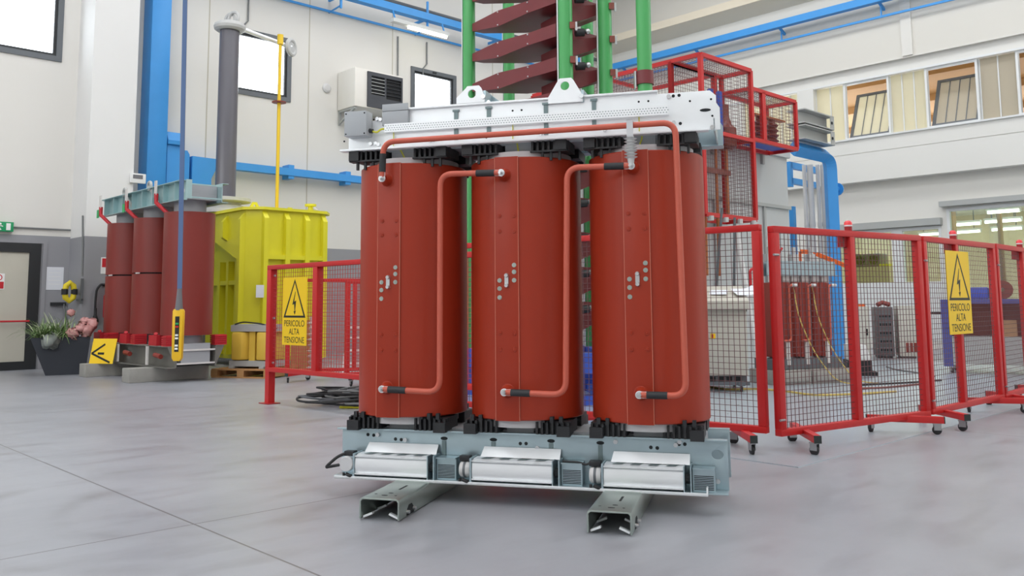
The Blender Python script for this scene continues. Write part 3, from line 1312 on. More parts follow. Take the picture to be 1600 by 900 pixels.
cbar([(597, 279), (599, 222), (1055, 191), (1072, 619), (999, 617)], [(0, 1), (4, 3)], 'long brick-red bar from the left column over the top to the right column')
cbar([(597, 608), (687, 613), (688, 272), (783, 270)], [(0, 1), (3, 2)], 'brick-red bar from the foot of the left column to the head of the middle one')
cbar([(788, 613), (884, 617), (886, 262), (986, 259)], [(0, 1), (3, 2)], 'brick-red bar from the foot of the middle column to the head of the right one')

# post insulator holding the long bar
p0, p1 = tp(986, 254, VB), tp(985, 212, VB)
b = MB()
prof = [(.016, p0.z - .005)]
n = 7
hh = (p1.z - p0.z - .03) / n
for k in range(n):
    z = p0.z + .022 + k * hh
    prof += [(.020, z), (.034, z + hh * .42), (.036, z + hh * .5), (.020, z + hh * .62)]
prof += [(.018, p1.z)]
b.lathe(prof, (p0.x, VB, 0), 'z', 24)
ins = tpart(b, 'post_insulator', 'insulator_grey')
b = MB()
pa = tp(985, 188, VB)
b.box(p0.x - .017, p0.x + .017, VB - .026, VB - .020, p1.z - .01, pa.z)
b.box(p0.x - .017, p0.x + .017, VB - .026, VB + .02, pa.z - .004, pa.z)
b.box(p0.x - .017, p0.x + .017, VB - .026, VB + .02, p1.z - .012, p1.z - .006)
tpart(b, 'clamp_strap', 'resin_grey', ins, smooth=False)

# cooling fans on the shelf
def fan(xl, xr, ybl, motor, first):
    u0 = tp(xl, 712, F0).x
    u1 = tp(xr, 745, F0).x
    prof = [(.475, .128), (.463, .150), (.458, .185), (.463, .222), (.480, .240), (.500, .246), (.566, .246), (.566, .128)]
    b = MB()
    b.prism(prof, 'yz', u0, u1)
    b.box(u0, u1, .452, .470, .135, .141)
    b.box(u0, u1, .455, .478, .233, .239)
    fn = tpart(b, 'cooling_fan', 'aluminium', ang=25)
    b = MB()
    n = 4
    dx = (u1 - u0 - .04) / n
    for k in range(n):
        b.poly([(u0 + .03 + k * dx + .012, .490, .2468), (u0 + .03 + (k + .55) * dx + .012, .490, .2468), (u0 + .03 + (k + .55) * dx + .035, .555, .2468), (u0 + .03 + k * dx + .035, .555, .2468)], [(0, 1, 2, 3)])
    tpart(b, 'outlet_slot', 'slot_steel', fn, smooth=False)
    b = MB()
    b.box(u1, u1 + .006, .455, .572, .118, .252)
    b.box(u1 + .035, u1 + .041, .460, .572, .118, .254)
    b.box(u1, u1 + .041, .455, .572, .114, .120)
    b.box(u1 - .0, u1 + .041, .545, .572, .246, .256)
    tpart(b, 'end_plate', 'galvanised', fn, smooth=False)
    b = MB()
    b.cyl((u1 + .008, .500, .185), (u1 + .03, .500, .185), .026, n=14)
    tpart(b, 'shaft_end', 'hole_dark', fn)
    b = MB()
    ug = u1 + .16
    b.box(u1 + .045, ug, .500, .571, .118, .240)
    b.box(u1 + .045, ug, .480, .571, .236, .242)
    gr = tpart(b, 'grille_box', 'galvanised', fn, smooth=False)
    b = MB()
    for k in range(9):
        z = .130 + k * .0085
        b.box(u1 + .052, ug - .008, .4985, .5002, z, z + .004)
    tpart(b, 'grille_slot', 'hole_dark', fn, smooth=False)
    a = tp(xl + 20, ybl, WB - .02)
    b = MB()
    b.poly([(u0 + .03, .525, .250), (u1 + .03, .525, .250), (u1 + .03, .568, .300), (u0 + .04, .568, .300),
            (u0 + .03, .528, .250), (u1 + .03, .528, .250), (u1 + .03, .571, .300), (u0 + .04, .571, .300)],
           [(0, 1, 2, 3), (4, 7, 6, 5), (0, 4, 5, 1), (2, 6, 7, 3), (1, 5, 6, 2), (0, 3, 7, 4)])
    tpart(b, 'baffle', 'galvanised_lit', fn, smooth=False)
    b = MB()
    b.box(u0 - .012, u0 - .002, .455, .572, .115, .250)
    b.box(u0 - .05, u0 - .002, .47, .56, .115, .119)
    tpart(b, 'motor_bracket', 'galvanised', fn, smooth=False)
    uc = u0 - .05
    b = MB()
    if first:
        b.lathe([(.040, -.018), (.043, -.012), (.043, .012), (.040, .018)], (u0 - .052, .462, .190), 'y', 26)
        mo = tpart(b, 'motor', 'resin_grey', fn)
    else:
        b.lathe([(.036, -.032), (.044, -.024), (.044, .018), (.038, .030)], (u0 - .048, .505, .182), 'x', 24)
        mo = tpart(b, 'motor', 'pipe_grey', fn)
        b = MB()
        b.lathe([(.046, -.008), (.046, .006)], (u0 - .048, .505, .182), 'x', 24)
        tpart(b, 'motor_band', 'frame_grey', fn)
    b = MB()
    b.cbox((u0 - .052, .51, .243), .062, .05, .028)
    tpart(b, 'connection_cap', 'black_plastic', fn, bev=.004)
    b = MB()
    b.tube(fillet([(u0 - .052, .455, .135), (u0 - .035, .45, .128), (u0 - .02, .46, .122)], .01), .010, 8)
    b.cyl((u0 - .07, .46, .118), (u0 - .07, .46, .14), .008, n=8)
    tpart(b, 'wire_loop', 'cable_black', fn)
    return u0, u1


f1 = fan(556, 668, 700, (543, 723), True)
f2 = fan(738, 863, 706, (727, 735), False)
f3 = fan(943, 1068, 712, (927, 740), False)
b = MB()
p = [(f1[0] - .07, .50, .245), (f1[0] - .11, .46, .23), (f1[0] - .155, .43, .185), (f1[0] - .165, .425, .172), (f1[0] - .15, .43, .175), (f1[0] - .09, .45, .185)]
b.tube(fillet(p, .03), .009, 8)
tpart(b, 'fan_cable', 'cable_black')
b = MB()
b.tube(fillet([(f2[1] + .05, .5, .247), (f3[0] - .14, .49, .248), (f3[0] - .10, .49, .235), (f3[0] - .08, .50, .245)], .02), .006, 6)
tpart(b, 'fan_cable', 'cable_black')
# ------------------------------------------------------------------ red mesh fences of the test field
def wires(b, x0, x1, z0, z1, y=0., pitch=.05, r=.0019):
    nx = max(2, int(round((x1 - x0) / pitch)))
    nz = max(2, int(round((z1 - z0) / pitch)))
    for i in range(1, nx):
        x = x0 + (x1 - x0) * i / nx
        b.box(x - r, x + r, y - r, y + r, z0, z1)
    for i in range(1, nz):
        z = z0 + (z1 - z0) * i / nz
        b.box(x0, x1, y + r, y + 3 * r, z - r, z + r)
    return b


def caster(parent, x, y, turn=0.):
    M = Matrix.Translation((x, y, 0)) @ Matrix.Rotation(turn, 4, 'Z')
    b = MB()
    b.M = M
    b.box(-.018, -.014, -.012, .045, .035, .09)
    b.box(.014, .018, -.012, .045, .035, .09)
    b.box(-.02, .02, -.015, .05, .084, .092)
    c = b.build('caster', 'caster_steel', parent, smooth=False)
    b = MB()
    b.M = M
    b.lathe([(.030, -.012), (.037, -.008), (.037, .008), (.030, .012)], (0, .02, .037), 'x', 18)
    b.build('wheel', 'rubber', c)


def fence_panel(label, A, B, z0, z1, mids, post=.062, mesh='mesh_wire', feet=(), lamp=None, group='red mesh fence panels', legs=(), lock=True, pitch=.045, top=None):
    d = Vector((B[0] - A[0], B[1] - A[1], 0))
    L = d.length
    fr = Frame((A[0], A[1], 0), math.atan2(d.y, d.x))
    t = fthing('fence_panel', label, 'fence', fr, group)
    b = MB()
    h = post / 2
    rail = .05
    b.box(0, L, -h, h, z1 - rail, z1)
    b.box(0, L, -h, h, z0, z0 + rail)
    b.box(0, post, -h, h, z0 + rail, z1 - rail)
    b.box(L - post, L, -h, h, z0 + rail, z1 - rail)
    b.build('frame', 'fence_red', t, bev=.004)
    xs = [post] + [m for m in mids] + [L - post]
    for m in mids:
        b = MB()
        b.box(m - h, m + h, -h, h, z0 + rail, z1 - rail)
        b.build('mid_post', 'fence_red', t, bev=.004)
    prev = post
    for m in list(mids) + [None]:
        e = (m - h) if m is not None else L - post
        b = MB()
        wires(b, prev, e, z0 + rail, z1 - rail, 0., pitch)
        b.build('wire_mesh', mesh, t, smooth=False)
        prev = (m + h) if m is not None else 0
    for (x, half, an) in feet:
        M = Matrix.Translation((x, 0, 0)) @ Matrix.Rotation(R(an), 4, 'Z')
        b = MB()
        b.M = M
        b.box(-half, half, -.026, .026, .092, .146)
        f = b.build('foot_bar', 'fence_red', t, bev=.003)
        for s in (-1, 1):
            b = MB()
            b.M = M
            b.box(s * half - .004, s * half + .004, -.0265, .0265, .0915, .1465)
            b.build('end_cap', 'end_cap', f, smooth=False)
            p = M @ Vector((s * (half - .04), 0, 0))
            caster(f, p.x, p.y, .5 * s + an * .01)
    for x in legs:
        b = MB()
        b.box(x - .04, x + .04, -.04, .04, .008, z0 + .01)
        f = b.build('leg', 'fence_red', t, smooth=False)
        b = MB()
        b.box(x - .1, x + .1, -.08, .08, 0, .009)
        b.build('foot_plate', 'fence_dark', f, smooth=False)
    if lamp is not None:
        b = MB()
        b.lathe([(.030, z1 - .002), (.030, z1 + .035), (.036, z1 + .037)], (lamp, 0, 0), 'z', 14)
        b.box(lamp - .055, lamp + .055, .0, .07, z1 - .13, z1 - .02)
        l = b.build('warning_lamp', 'fence_dark', t)
        b = MB()
        b.lathe([(.033, z1 + .034), (.033, z1 + .048)], (lamp, 0, 0), 'z', 14)
        b.build('lamp_ring', 'lamp_white', l)
        b = MB()
        b.lathe([(.033, z1 + .048), (.031, z1 + .068), (.020, z1 + .083), (.001, z1 + .088)], (lamp, 0, 0), 'z', 16)
        b.build('lamp_dome', 'lamp_red', l)
    if lock:
        for z in (z0 + .12, z1 - .22):
            b = MB()
            b.cyl((-.02, -h - .006, z), (.035, -h - .006, z), .009, n=8)
            b.build('latch', 'caster_steel', t)
    return t, fr, L


# fixed fence on the left, running in behind the transformer
P0 = floor_at(418, 630)
dl = Vector((math.sin(2.34), math.cos(2.34), 0))
E0 = P0 + dl * 3.75
zl0 = depth_at(420, 580, P0.y).z
zl1 = depth_at(415, 415, P0.y).z
fenceL, FL_, LL = fence_panel('fixed red mesh fence with a floor-plated leg, left of the big transformer', P0, E0, zl0, zl1, [.98, 2.3], post=.085,
                              legs=(.043, 3.70), lock=False, mesh='mesh_wire_red')
b = MB()
for z in (zl0 + .1, (zl0 + zl1) / 2, zl1 - .12):
    b.cyl((.085, 0, z), (.11, 0, z), .012, n=8)
b.build('bolt', 'steel_bolt', fenceL)
# panel right behind the transformer
E1 = Vector((1.885, 6.6, 0))
dm = Vector((-.785, .62, 0))
M1 = E1 + dm * 2.0
fence_panel('red wheeled fence panel right of the big transformer, before the grey desk', M1, E1, .135, 1.69, [1.0], feet=((.22, .34, 52), (1.81, .30, 127)), lamp=None)
M2 = M1 + dm * .06
fence_panel('red wheeled mesh fence panel mostly hidden behind the three red columns', M2 + dm * 1.9, M2, .135, 1.69, [.95], feet=((.3, .33, 52), (1.6, .33, 127)))
# right run
A0 = Vector((1.955, 6.58, 0))
A1 = Vector((3.57, 7.66, 0))
fence_panel('red wheeled fence panel with lamp, nearest of the right run', A0, A1, .115, 1.675, [.96], feet=((.30, .36, 52), (1.60, .30, 127)), lamp=.955)
B0 = A1 + Vector((.03, .025, 0))
B1 = Vector((4.87, 8.85, 0))
fence_b, FB_, LB = fence_panel('red wheeled mesh fence panel carrying the right-hand warning sign', B0, B1, .125, 1.675, [.74], feet=((.28, .36, 52), (1.60, .30, 127)), lamp=.74)
C0 = B1 + Vector((.04, .045, 0))
C1 = C0 + Vector((1.25, 1.30, 0))
fence_panel('red wheeled mesh fence panel with lamp cut off by the right picture edge', C0, C1, .125, 1.68, [.98], feet=((.28, .36, 52), (1.6, .30, 127)), lamp=.98)
# far side of the test field, seen through the left fence
F0_ = floor_at(451, 590)
F0_ = Vector((F0_.x, F0_.y, 0))
du = Vector((math.sin(YL), math.cos(YL), 0))
dn = Vector((math.cos(YL), -math.sin(YL), 0))
fx = depth_at(447, 480, 12.9)
fx.z = 0
zt = depth_at(500, 438, 13.6).z
fence_panel('red wheeled mesh panel behind the left warning sign, before the yellow tank', fx, fx + Vector((.96, .28, 0)) * 2., .13, 1.5, [.45, 1.0], feet=((.2, .3, 52), (1.6, .3, 127)), mesh='mesh_wire_red', lock=False)
g0 = depth_at(540, 480, 12.2)
g0.z = 0
fence_panel('red wheeled mesh panel seen through the left fence beside the red column', g0, g0 + Vector((.9, .43, 0)) * 2., .13, 1.45, [.9], feet=((.2, .3, 52), (1.7, .3, 127)), mesh='mesh_wire_red', lock=False)


# ---- warning signs
def warning_sign(label, fr, y, pxs):
    (xa, ya), (xb, yb), (xc, yc), (xd, yd) = pxs
    P = [fr.at(*p, y) for p in pxs]
    x0, x1 = (P[0].x + P[3].x) / 2, (P[1].x + P[2].x) / 2
    z1, z0 = (P[0].z + P[1].z) / 2, (P[2].z + P[3].z) / 2
    w, h = x1 - x0, z1 - z0
    t = thing('warning_sign', label, 'sign', fr.w(x0 + w / 2, y, z0), fr.ang, 'high voltage warning signs')
    b = MB()
    b.box(-w / 2, w / 2, 0, .004, 0, h)
    b.build('plate', 'sign_yellow', t, smooth=False)
    b = MB()
    o = [(-w * .455, h * .405), (w * .455, h * .405), (0, h * .975)]
    i = [(-w * .375, h * .435), (w * .375, h * .435), (0, h * .925)]
    b.prism(o, 'xz', -.0012, 0, [i])
    b.build('triangle', 'sign_black', t, smooth=False)
    b = MB()
    k = w / 40.
    bolt = [(1.0, 84.5), (-3.6, 63.5), (-.6, 65.), (.2, 53.2), (-1.4, 53.8), (.6, 47.8), (2.2, 54.4), (1.0, 54), (2.6, 70.4), (-.7, 68.4), (1.6, 84.5)]
    bolt = [(x * k, h * z / 107.) for x, z in bolt]
    b.prism(bolt, 'xz', -.0012, 0)
    b.build('lightning_arrow', 'sign_black', t, smooth=False)
    s = h * .128
    for txt, zz, ww in (('PERICOLO', .278, .83), ('ALTA', .158, .42), ('TENSIONE', .035, .83)):
        text_part('lettering', txt, s, 'sign_black', t, 0, -.0008, h * zz, w * ww, .0004)
    return t


warning_sign('yellow high voltage warning sign on the left fence, before the yellow tank', FL_, -.05, [(442, 434), (479, 433), (479.5, 539), (441, 540)])
warning_sign('yellow high voltage warning sign on the right run of fence', FB_, -.05, [(1479, 391), (1513, 394), (1520, 521), (1483, 523)])

# ---- chequered earthing plate on the floor
M0 = floor_at(1247, 731)
fr = Frame((M0.x, M0.y, 0), PI / 2 - YL)
b = MB()
b.box(0, 11, 0, 5.2, 0, .006)
o = b.build('floor_plate', 'plate_alu', smooth=False)
place(o, fr)
tag(o, 'large pale metal floor plate under the right fence with a sharp corner', 'floor plate')

# ------------------------------------------------------------------ green pole tower with maroon stages
def at_depth(px, py, Y):
    p = depth_at(px, py, Y)
    return Vector((p.x, p.y, 0))


PL = [at_depth(733, 200, 11.), at_depth(884, 100, 9.6), at_depth(946, 100, 9.9), at_depth(795, 100, 12.3), at_depth(918, 100, 11.3)]
tw = thing('impulse_generator', 'tall tower of green poles and stacked maroon trays behind the big transformer', 'generator', (PL[1].x, PL[1].y, 0))
OT = Vector((PL[1].x, PL[1].y, 0))


def tw_part(b, n, m, parent=None, **k):
    return b.build(n, m, parent or tw, off=OT, **k)


for p in PL:
    b = MB()
    b.cyl((p.x, p.y, .5), (p.x, p.y, 6.6), .082, n=24)
    tw_part(b, 'pole', 'green_pole')
    b = MB()
    b.box(p.x - .095, p.x - .083, p.y - .03, p.y + .03, .55, 6.6)
    tw_part(b, 'pole_strip', 'profile_white', smooth=False)
b = MB()
mn = Vector((min(p.x for p in PL), min(p.y for p in PL), 0))
mx = Vector((max(p.x for p in PL), max(p.y for p in PL), 0))
for z0, z1 in ((.34, .56), (0., .1)):
    for i, j in ((0, 1), (1, 2), (2, 4), (4, 3), (3, 0)):
        b.bar(PL[i] + Vector((0, 0, (z0 + z1) / 2)), PL[j] + Vector((0, 0, (z0 + z1) / 2)), .2, z1 - z0)
for p in PL:
    b.cbox((p.x, p.y, .28), .24, .24, .55)
tw_part(b, 'base_frame', 'blue_plain', smooth=False)
f0 = Frame(PL[0], math.atan2((PL[1] - PL[0]).y, (PL[1] - PL[0]).x))
LT = (PL[1] - PL[0]).length
f1_ = Frame(PL[1], math.atan2((PL[2] - PL[1]).y, (PL[2] - PL[1]).x))


def loft(secs, fr):
    """closed body through rings of points given in a local frame"""
    b = MB()
    vs, fs = [], []
    n = len(secs[0])
    for s in secs:
        vs += [fr.w(*p) for p in s]
    for i in range(len(secs) - 1):
        for j in range(n):
            fs.append((i * n + j, i * n + (j + 1) % n, (i + 1) * n + (j + 1) % n, (i + 1) * n + j))
    fs.append(tuple(range(n)))
    fs.append(tuple((len(secs) - 1) * n + j for j in range(n)))
    b.poly(vs, fs)
    return b


ref_pts = [(738, 84, 96), (778, 65, 90), (824.5, 52, 71), (868, 36.5, 57)]
DZ_ = .395
for k in range(-2, 9):
    secs = []
    for (px_, yt, yb), dep in zip(ref_pts, (.16, .45, .85, .80)):
        a, c = f0.at(px_, yt, -.02), f0.at(px_, yb, -.02)
        x = a.x
        zt_, zb_ = a.z - k * DZ_, c.z - k * DZ_
        secs.append([(x, -.02, zb_), (x, -.02, zt_), (x, dep, zt_ - .02), (x, dep, zb_ + .01)])
    if secs[0][0][2] < .62:
        continue
    b = loft(secs, f0)
    st = tw_part(b, 'stage_tray', 'stage_maroon', ang=20)
    for s in secs[1:3]:
        for z in (s[0][2] + .018, s[1][2] - .018):
            b = MB()
            p = f0.w(s[0][0], -.022, z)
            b.sphere(p, .011, 8, 6)
            tw_part(b, 'bolt', 'steel_bolt', st)
    # right half of the stage
    secs = []
    for (px_, yt, yb), dep in zip(((893, 62.5, 88), (920, 59.5, 80), (935, 57.5, 73.5)), (.75, .6, .35)):
        a, c = f1_.at(px_, yt, .12), f1_.at(px_, yb, .12)
        secs.append([(a.x, .12, c.z - k * DZ_), (a.x, .12, a.z - k * DZ_), (a.x, dep, a.z - k * DZ_ - .02), (a.x, dep, c.z - k * DZ_)])
    b = loft(secs, f1_)
    tw_part(b, 'stage_tray', 'stage_maroon', ang=20)
    # clamps and spark gap spheres
    for i in (1, 2):
        z = depth_at(894, 92, 9.5).z - (k - 1) * DZ_ if i == 1 else depth_at(955, 60, 9.8).z - (k - 0) * DZ_
        if z < .7:
            continue
        b = MB()
        p = PL[i] + Vector((.075, -.06, z))
        b.cbox(p, .06, .05, .075)
        cl = tw_part(b, 'clamp', 'bushing_brown', smooth=False)
        b = MB()
        b.cbox(p + Vector((.045, .0, -.01)), .022, .03, .10)
        tw_part(b, 'clamp_plate', 'steel_bolt', cl, smooth=False)
        if i == 1:
            b = MB()
            b.cyl(p + Vector((.05, .2, -.02)), p + Vector((.15, .22, -.01)), .045, n=14)
            sg = tw_part(b, 'resistor', 'cable_black')
            b = MB()
            b.sphere(p + Vector((.19, .22, 0)), .035, 14, 10)
            tw_part(b, 'sphere', 'steel_bolt', sg)
# separate divider pole with maroon collar
q = at_depth(1007, 100, 9.2)
t = thing('green_pole', 'single green insulating pole with a maroon collar right of the tower', 'pole', q)
b = MB()
b.cyl((0, 0, .12), (0, 0, 6.6), .080, n=24)
b.build('pole', 'green_pole', t)
b = MB()
b.lathe([(.1, .0), (.3, .0), (.3, .03), (.12, .05), (.1, .16)], (0, 0, 0), 'z', 24, closed=True)
b.build('foot', 'blue_plain', t)
za, zb = depth_at(1010, 110, 9.15).z, depth_at(1010, 131, 9.15).z
b = MB()
b.lathe([(.081, zb), (.096, zb), (.096, za), (.081, za)], (0, 0, 0), 'z', 24, closed=True)
c = b.build('collar', 'stage_maroon', t)
b = MB()
b.box(-.115, -.098, -.035, .035, zb - .04, za)
b.build('collar_clamp', 'steel_bolt', c, smooth=False)

# ------------------------------------------------------------------ red mesh cage with busbars, grey tank behind
CA = depth_at(1094, 85, 13.)
CGZ1 = CA.z
CG = Frame((CA.x, CA.y, 0), PI / 2 - YL)
cg = fthing('mesh_cage', 'high red mesh cage around busbars, hanging at the grey steel tank', 'cage', CG)
z1 = CGZ1
z0 = CG.at(1104, 335, 0).z
XB = CG.at(1172, 115, 0).x
YD = .55


def edges_box(b, x0, x1, y0, y1, za, zb, w=.065):
    for x in (x0, x1):
        for y in (y0, y1):
            b.box(x - w / 2, x + w / 2, y - w / 2, y + w / 2, za, zb)
    for z in (za, zb):
        for y in (y0, y1):
            b.box(x0, x1, y - w / 2, y + w / 2, z - w / 2, z + w / 2)
        for x in (x0, x1):
            b.box(x - w / 2, x + w / 2, y0, y1, z - w / 2, z + w / 2)


def mesh_face(b, ax, c, a0, a1, z0, z1, pitch=.06, r=.0022):
    n = max(2, int((a1 - a0) / pitch))
    m = max(2, int((z1 - z0) / pitch))
    for i in range(1, n):
        a = a0 + (a1 - a0) * i / n
        if ax == 'y':
            b.box(a - r, a + r, c - r, c + r, z0, z1)
        elif ax == 'x':
            b.box(c - r, c + r, a - r, a + r, z0, z1)
        else:
            b.box(a - r, a + r, z0, z1, c - r, c + r)
    for j in range(1, m):
        z = z0 + (z1 - z0) * j / m
        if ax == 'y':
            b.box(a0, a1, c - r, c + r, z - r, z + r)
        elif ax == 'x':
            b.box(c - r, c + r, a0, a1, z - r, z + r)
        else:
            b.box(a0, a1, z - r, z + r, c - r, c + r)


zmid = CG.at(1175, 220, 0).z
b = MB()
edges_box(b, 0, XB, 0, YD, z0, z1)
b.box(0, XB, -.03, .03, zmid - .03, zmid + .03)
b.box(XB - .03, XB + .03, 0, YD, zmid - .03, zmid + .03)
cf = b.build('cage_column', 'fence_red', cg, smooth=False)
b = MB()
mesh_face(b, 'y', 0, 0, XB, z0, z1)
mesh_face(b, 'x', XB, 0, YD, z0, z1)
mesh_face(b, 'z', z1, 0, XB, 0, YD)
mesh_face(b, 'y', YD, 0, XB, zmid, z1)
b.build('wire_mesh', 'mesh_wire', cf, smooth=False)
# duct running back to the left
b = MB()
edges_box(b, 0, 1.2, YD, 3.6, z1 - .92, z1)
b.box(-.03, .03, 1.9, 1.96, z1 - .92, z1)
b.box(0, 1.2, 1.9, 1.96, z1 - .03, z1 + .03)
df = b.build('cage_duct', 'fence_red', cg, smooth=False)
b = MB()
mesh_face(b, 'x', 0, YD, 3.6, z1 - .92, z1)
mesh_face(b, 'z', z1, 0, 1.2, YD, 3.6)
b.build('wire_mesh', 'mesh_wire', df, smooth=False)
# box on the right
xr = CG.at(1242, 161, 0).x
zr1 = (CG.at(1242, 161, 0).z + CG.at(1177, 138, 0).z) / 2
zr0 = (CG.at(1246, 235, 0).z + CG.at(1180, 217, 0).z) / 2
b = MB()
edges_box(b, XB, xr, 0, YD, zr0, zr1, .06)
xm = CG.at(1193, 200, 0).x
b.box(xm - .05, xm + .05, -.03, .03, zr0, zr1)
bf = b.build('cage_box', 'fence_red', cg, smooth=False)
b = MB()
mesh_face(b, 'y', 0, XB, xr, zr0, zr1)
mesh_face(b, 'x', xr, 0, YD, zr0, zr1)
mesh_face(b, 'z', zr1, XB, xr, 0, YD)
b.build('wire_mesh', 'mesh_wire', bf, smooth=False)
for x in (.12, .45, .8, 1.1):
    b = MB()
    zc_ = z0 + 1.55 if x < 1 else z0 + 1.2
    b.tube([(x, .3, z0 - .9 if x in (.45, .8) else z0 + .1), (x, .3, zc_)], .026, 8)
    b.build('busbar', 'copper', cg)
b = MB()
b.box(.05, 1.15, .26, .34, z0 + .72, z0 + .80)
b.build('cross_bar', 'bushing_brown', cg, smooth=False)
for x in (.3, .75, 1.15):
    b = MB()
    b.lathe([(.10, z0 + 1.15), (.17, z0 + 1.2), (.17, z0 + 1.5), (.1, z0 + 1.56), (.06, z0 + 1.7), (.06, z0 + 1.9)], (x, .32, 0), 'z', 16)
    b.build('bushing', 'bushing_brown', cg)
b = MB()
for x in (.55, .8):
    b.tube([(x, .2, zmid - .1), (x, .2, zmid + .75)], .05, 8)
b.build('cable_end', 'blue_plain', cg)
for x, y in ((XB + .75, .3), (XB + 1.15, .3)):
    b = MB()
    prof = [(.07, zr0 + .03)]
    for k in range(5):
        prof += [(.12, zr0 + .06 + k * .09), (.07, zr0 + .1 + k * .09)]
    prof += [(.06, zr0 + .52)]
    b.lathe(prof, (x, y, 0), 'z', 16)
    b.build('bushing', 'bushing_brown', cg)
b = MB()
b.box(XB + .5, XB + 1.5, .22, .34, zr0 + .52, zr0 + .55)
b.build('top_bar', 'copper', cg, smooth=False)
b = MB()
b.box(XB + .3, xr - .05, .12, .45, zr0 + .02, zr0 + .06)
b.build('support_plate', 'blue_plain', cg, smooth=False)
for k in range(4):
    b = MB()
    b.cyl((.1 + k * .4, -.03, z0 - .02), (.1 + k * .4, -.03, z0 - .09), .05, n=10)
    b.build('standoff', 'steel_bolt', cg)
b = MB()
for x in (.3, 1.3):
    b.bar((x, YD, zmid), (x, YD + .047, zmid), .08, .08)
    b.bar((x, YD, z0 + .1), (x, YD + .047, z0 + .1), .08, .08)
b.build('wall_bracket', 'fence_red', cg, smooth=False)

t = fthing('steel_tank', 'big pale grey ribbed steel tank behind the red cage', 'tank', CG)
zt_ = CG.at(1232, 240, .65).z
zl = CG.at(1232, 323, .65).z
x1 = CG.at(1231, 280, .65).x
b = MB()
b.box(-1.4, x1, .66, 2.6, 0, zt_)
b.build('tank_body', 'cabinet_grey', t, smooth=False)
b = MB()
b.box(-1.42, x1 + .03, .6, .66, zt_ - .1, zt_ + .04)
b.build('top_flange', 'cabinet_grey', t, smooth=False)
b = MB()
b.box(-1.42, x1 + .02, .61, .66, zl - .06, zl)
b.build('waist_rail', 'beam_grey', t, smooth=False)
for x in (-.8, .3, 1.25, x1 - .9):
    b = MB()
    b.box(x - .035, x + .035, .61, .66, zl + .7, zt_ - .1)
    b.box(x - .03, x + .03, .62, .66, .1, zl - .05)
    b.build('rib', 'beam_grey', t, smooth=False)

# blue frame with pipes and grey beams
q = at_depth(1299, 300, 17.)
BF = Frame((q.x, q.y, 0), PI / 2 - YL)
t = fthing('blue_portal', 'bright blue steel portal with a bent corner right of the red cage', 'portal', BF)
ztp = BF.at(1299, 246, 0).z
b = MB()
xst = BF.at(1240, 235, 0).x
b.tube(fillet([(0, 0, 0), (0, 0, ztp), (xst, 0, ztp)], .28, 6), .14, 4)
b.build('frame', 'blue_steel', t, smooth=False)
b = MB()
b.cyl((.1, 0, ztp - .62), (.26, 0, ztp - .62), .06, n=10)
b.cyl((.24, 0, ztp - .62), (.27, 0, ztp - .62), .13, n=12)
b.build('flange', 'blue_steel', t)
b = MB()
zz = [BF.at(1232, y, .95).z for y in (253, 288, 275, 322, 356)]
x0 = BF.at(1233, 270, .95).x
b.box(x0 - .05, x0 + .07, .9, 1.0, zz[1] - .05, zz[0])
b.box(x0, x0 + 1.2, .9, 1.0, zz[0] - .13, zz[0])
b.box(x0, x0 + 1.2, .9, 1.0, zz[1] + .02, zz[1] + .14)
b.box(x0 + .02, x0 + .12, .9, 1.0, 0, zz[3])
b.build('pipe_bracket', 'blue_steel', t, smooth=False)
t2 = fthing('steel_beam', 'pair of grey steel beams lying on the blue portal', 'beam', BF)
xe = BF.at(1305, 230, -.25).x
for i in (0, 1):
    b = MB()
    za = ztp + .16 + i * .3
    b.box(xst, xe, -.25, .12, za, za + .02)
    b.box(xst, xe, -.25, .12, za + .25, za + .27)
    b.box(xst, xe, -.1, -.08, za, za + .27)
    b.box(xe - .15, xe, -.252, -.24, za, za + .27)
    o = b.build('beam_profile', 'beam_grey', t2, smooth=False)
    b = MB()
    b.cyl((xe - .1, -.252, za + .13), (xe - .1, -.262, za + .13), .03, n=10)
    b.build('bolt_hole', 'hole_dark', o)
for px_, r, lab in ((1258, .04, 'thin pale grey vertical pipe, leftmost of four beside the blue portal'), (1267, .060, 'thick grey vertical pipe, second from the left of four beside the blue portal'),
                    (1279, .038, 'thin pale grey vertical pipe, third from the left of four beside the blue portal'), (1287, .048, 'thick grey vertical pipe directly left of the blue portal post')):
    p = at_depth(px_, 300, 17.35)
    b = MB()
    b.cyl((p.x, p.y, 0), (p.x, p.y, ztp - .1), r, n=14)
    b.lathe([(r, 2.6), (r + .006, 2.6), (r + .006, 2.68), (r, 2.68)], (p.x, p.y, 0), 'z', 14)
    o = b.build('pipe', 'pipe_grey')
    tag(o, lab, 'pipe', 'vertical pipes beside the blue portal')
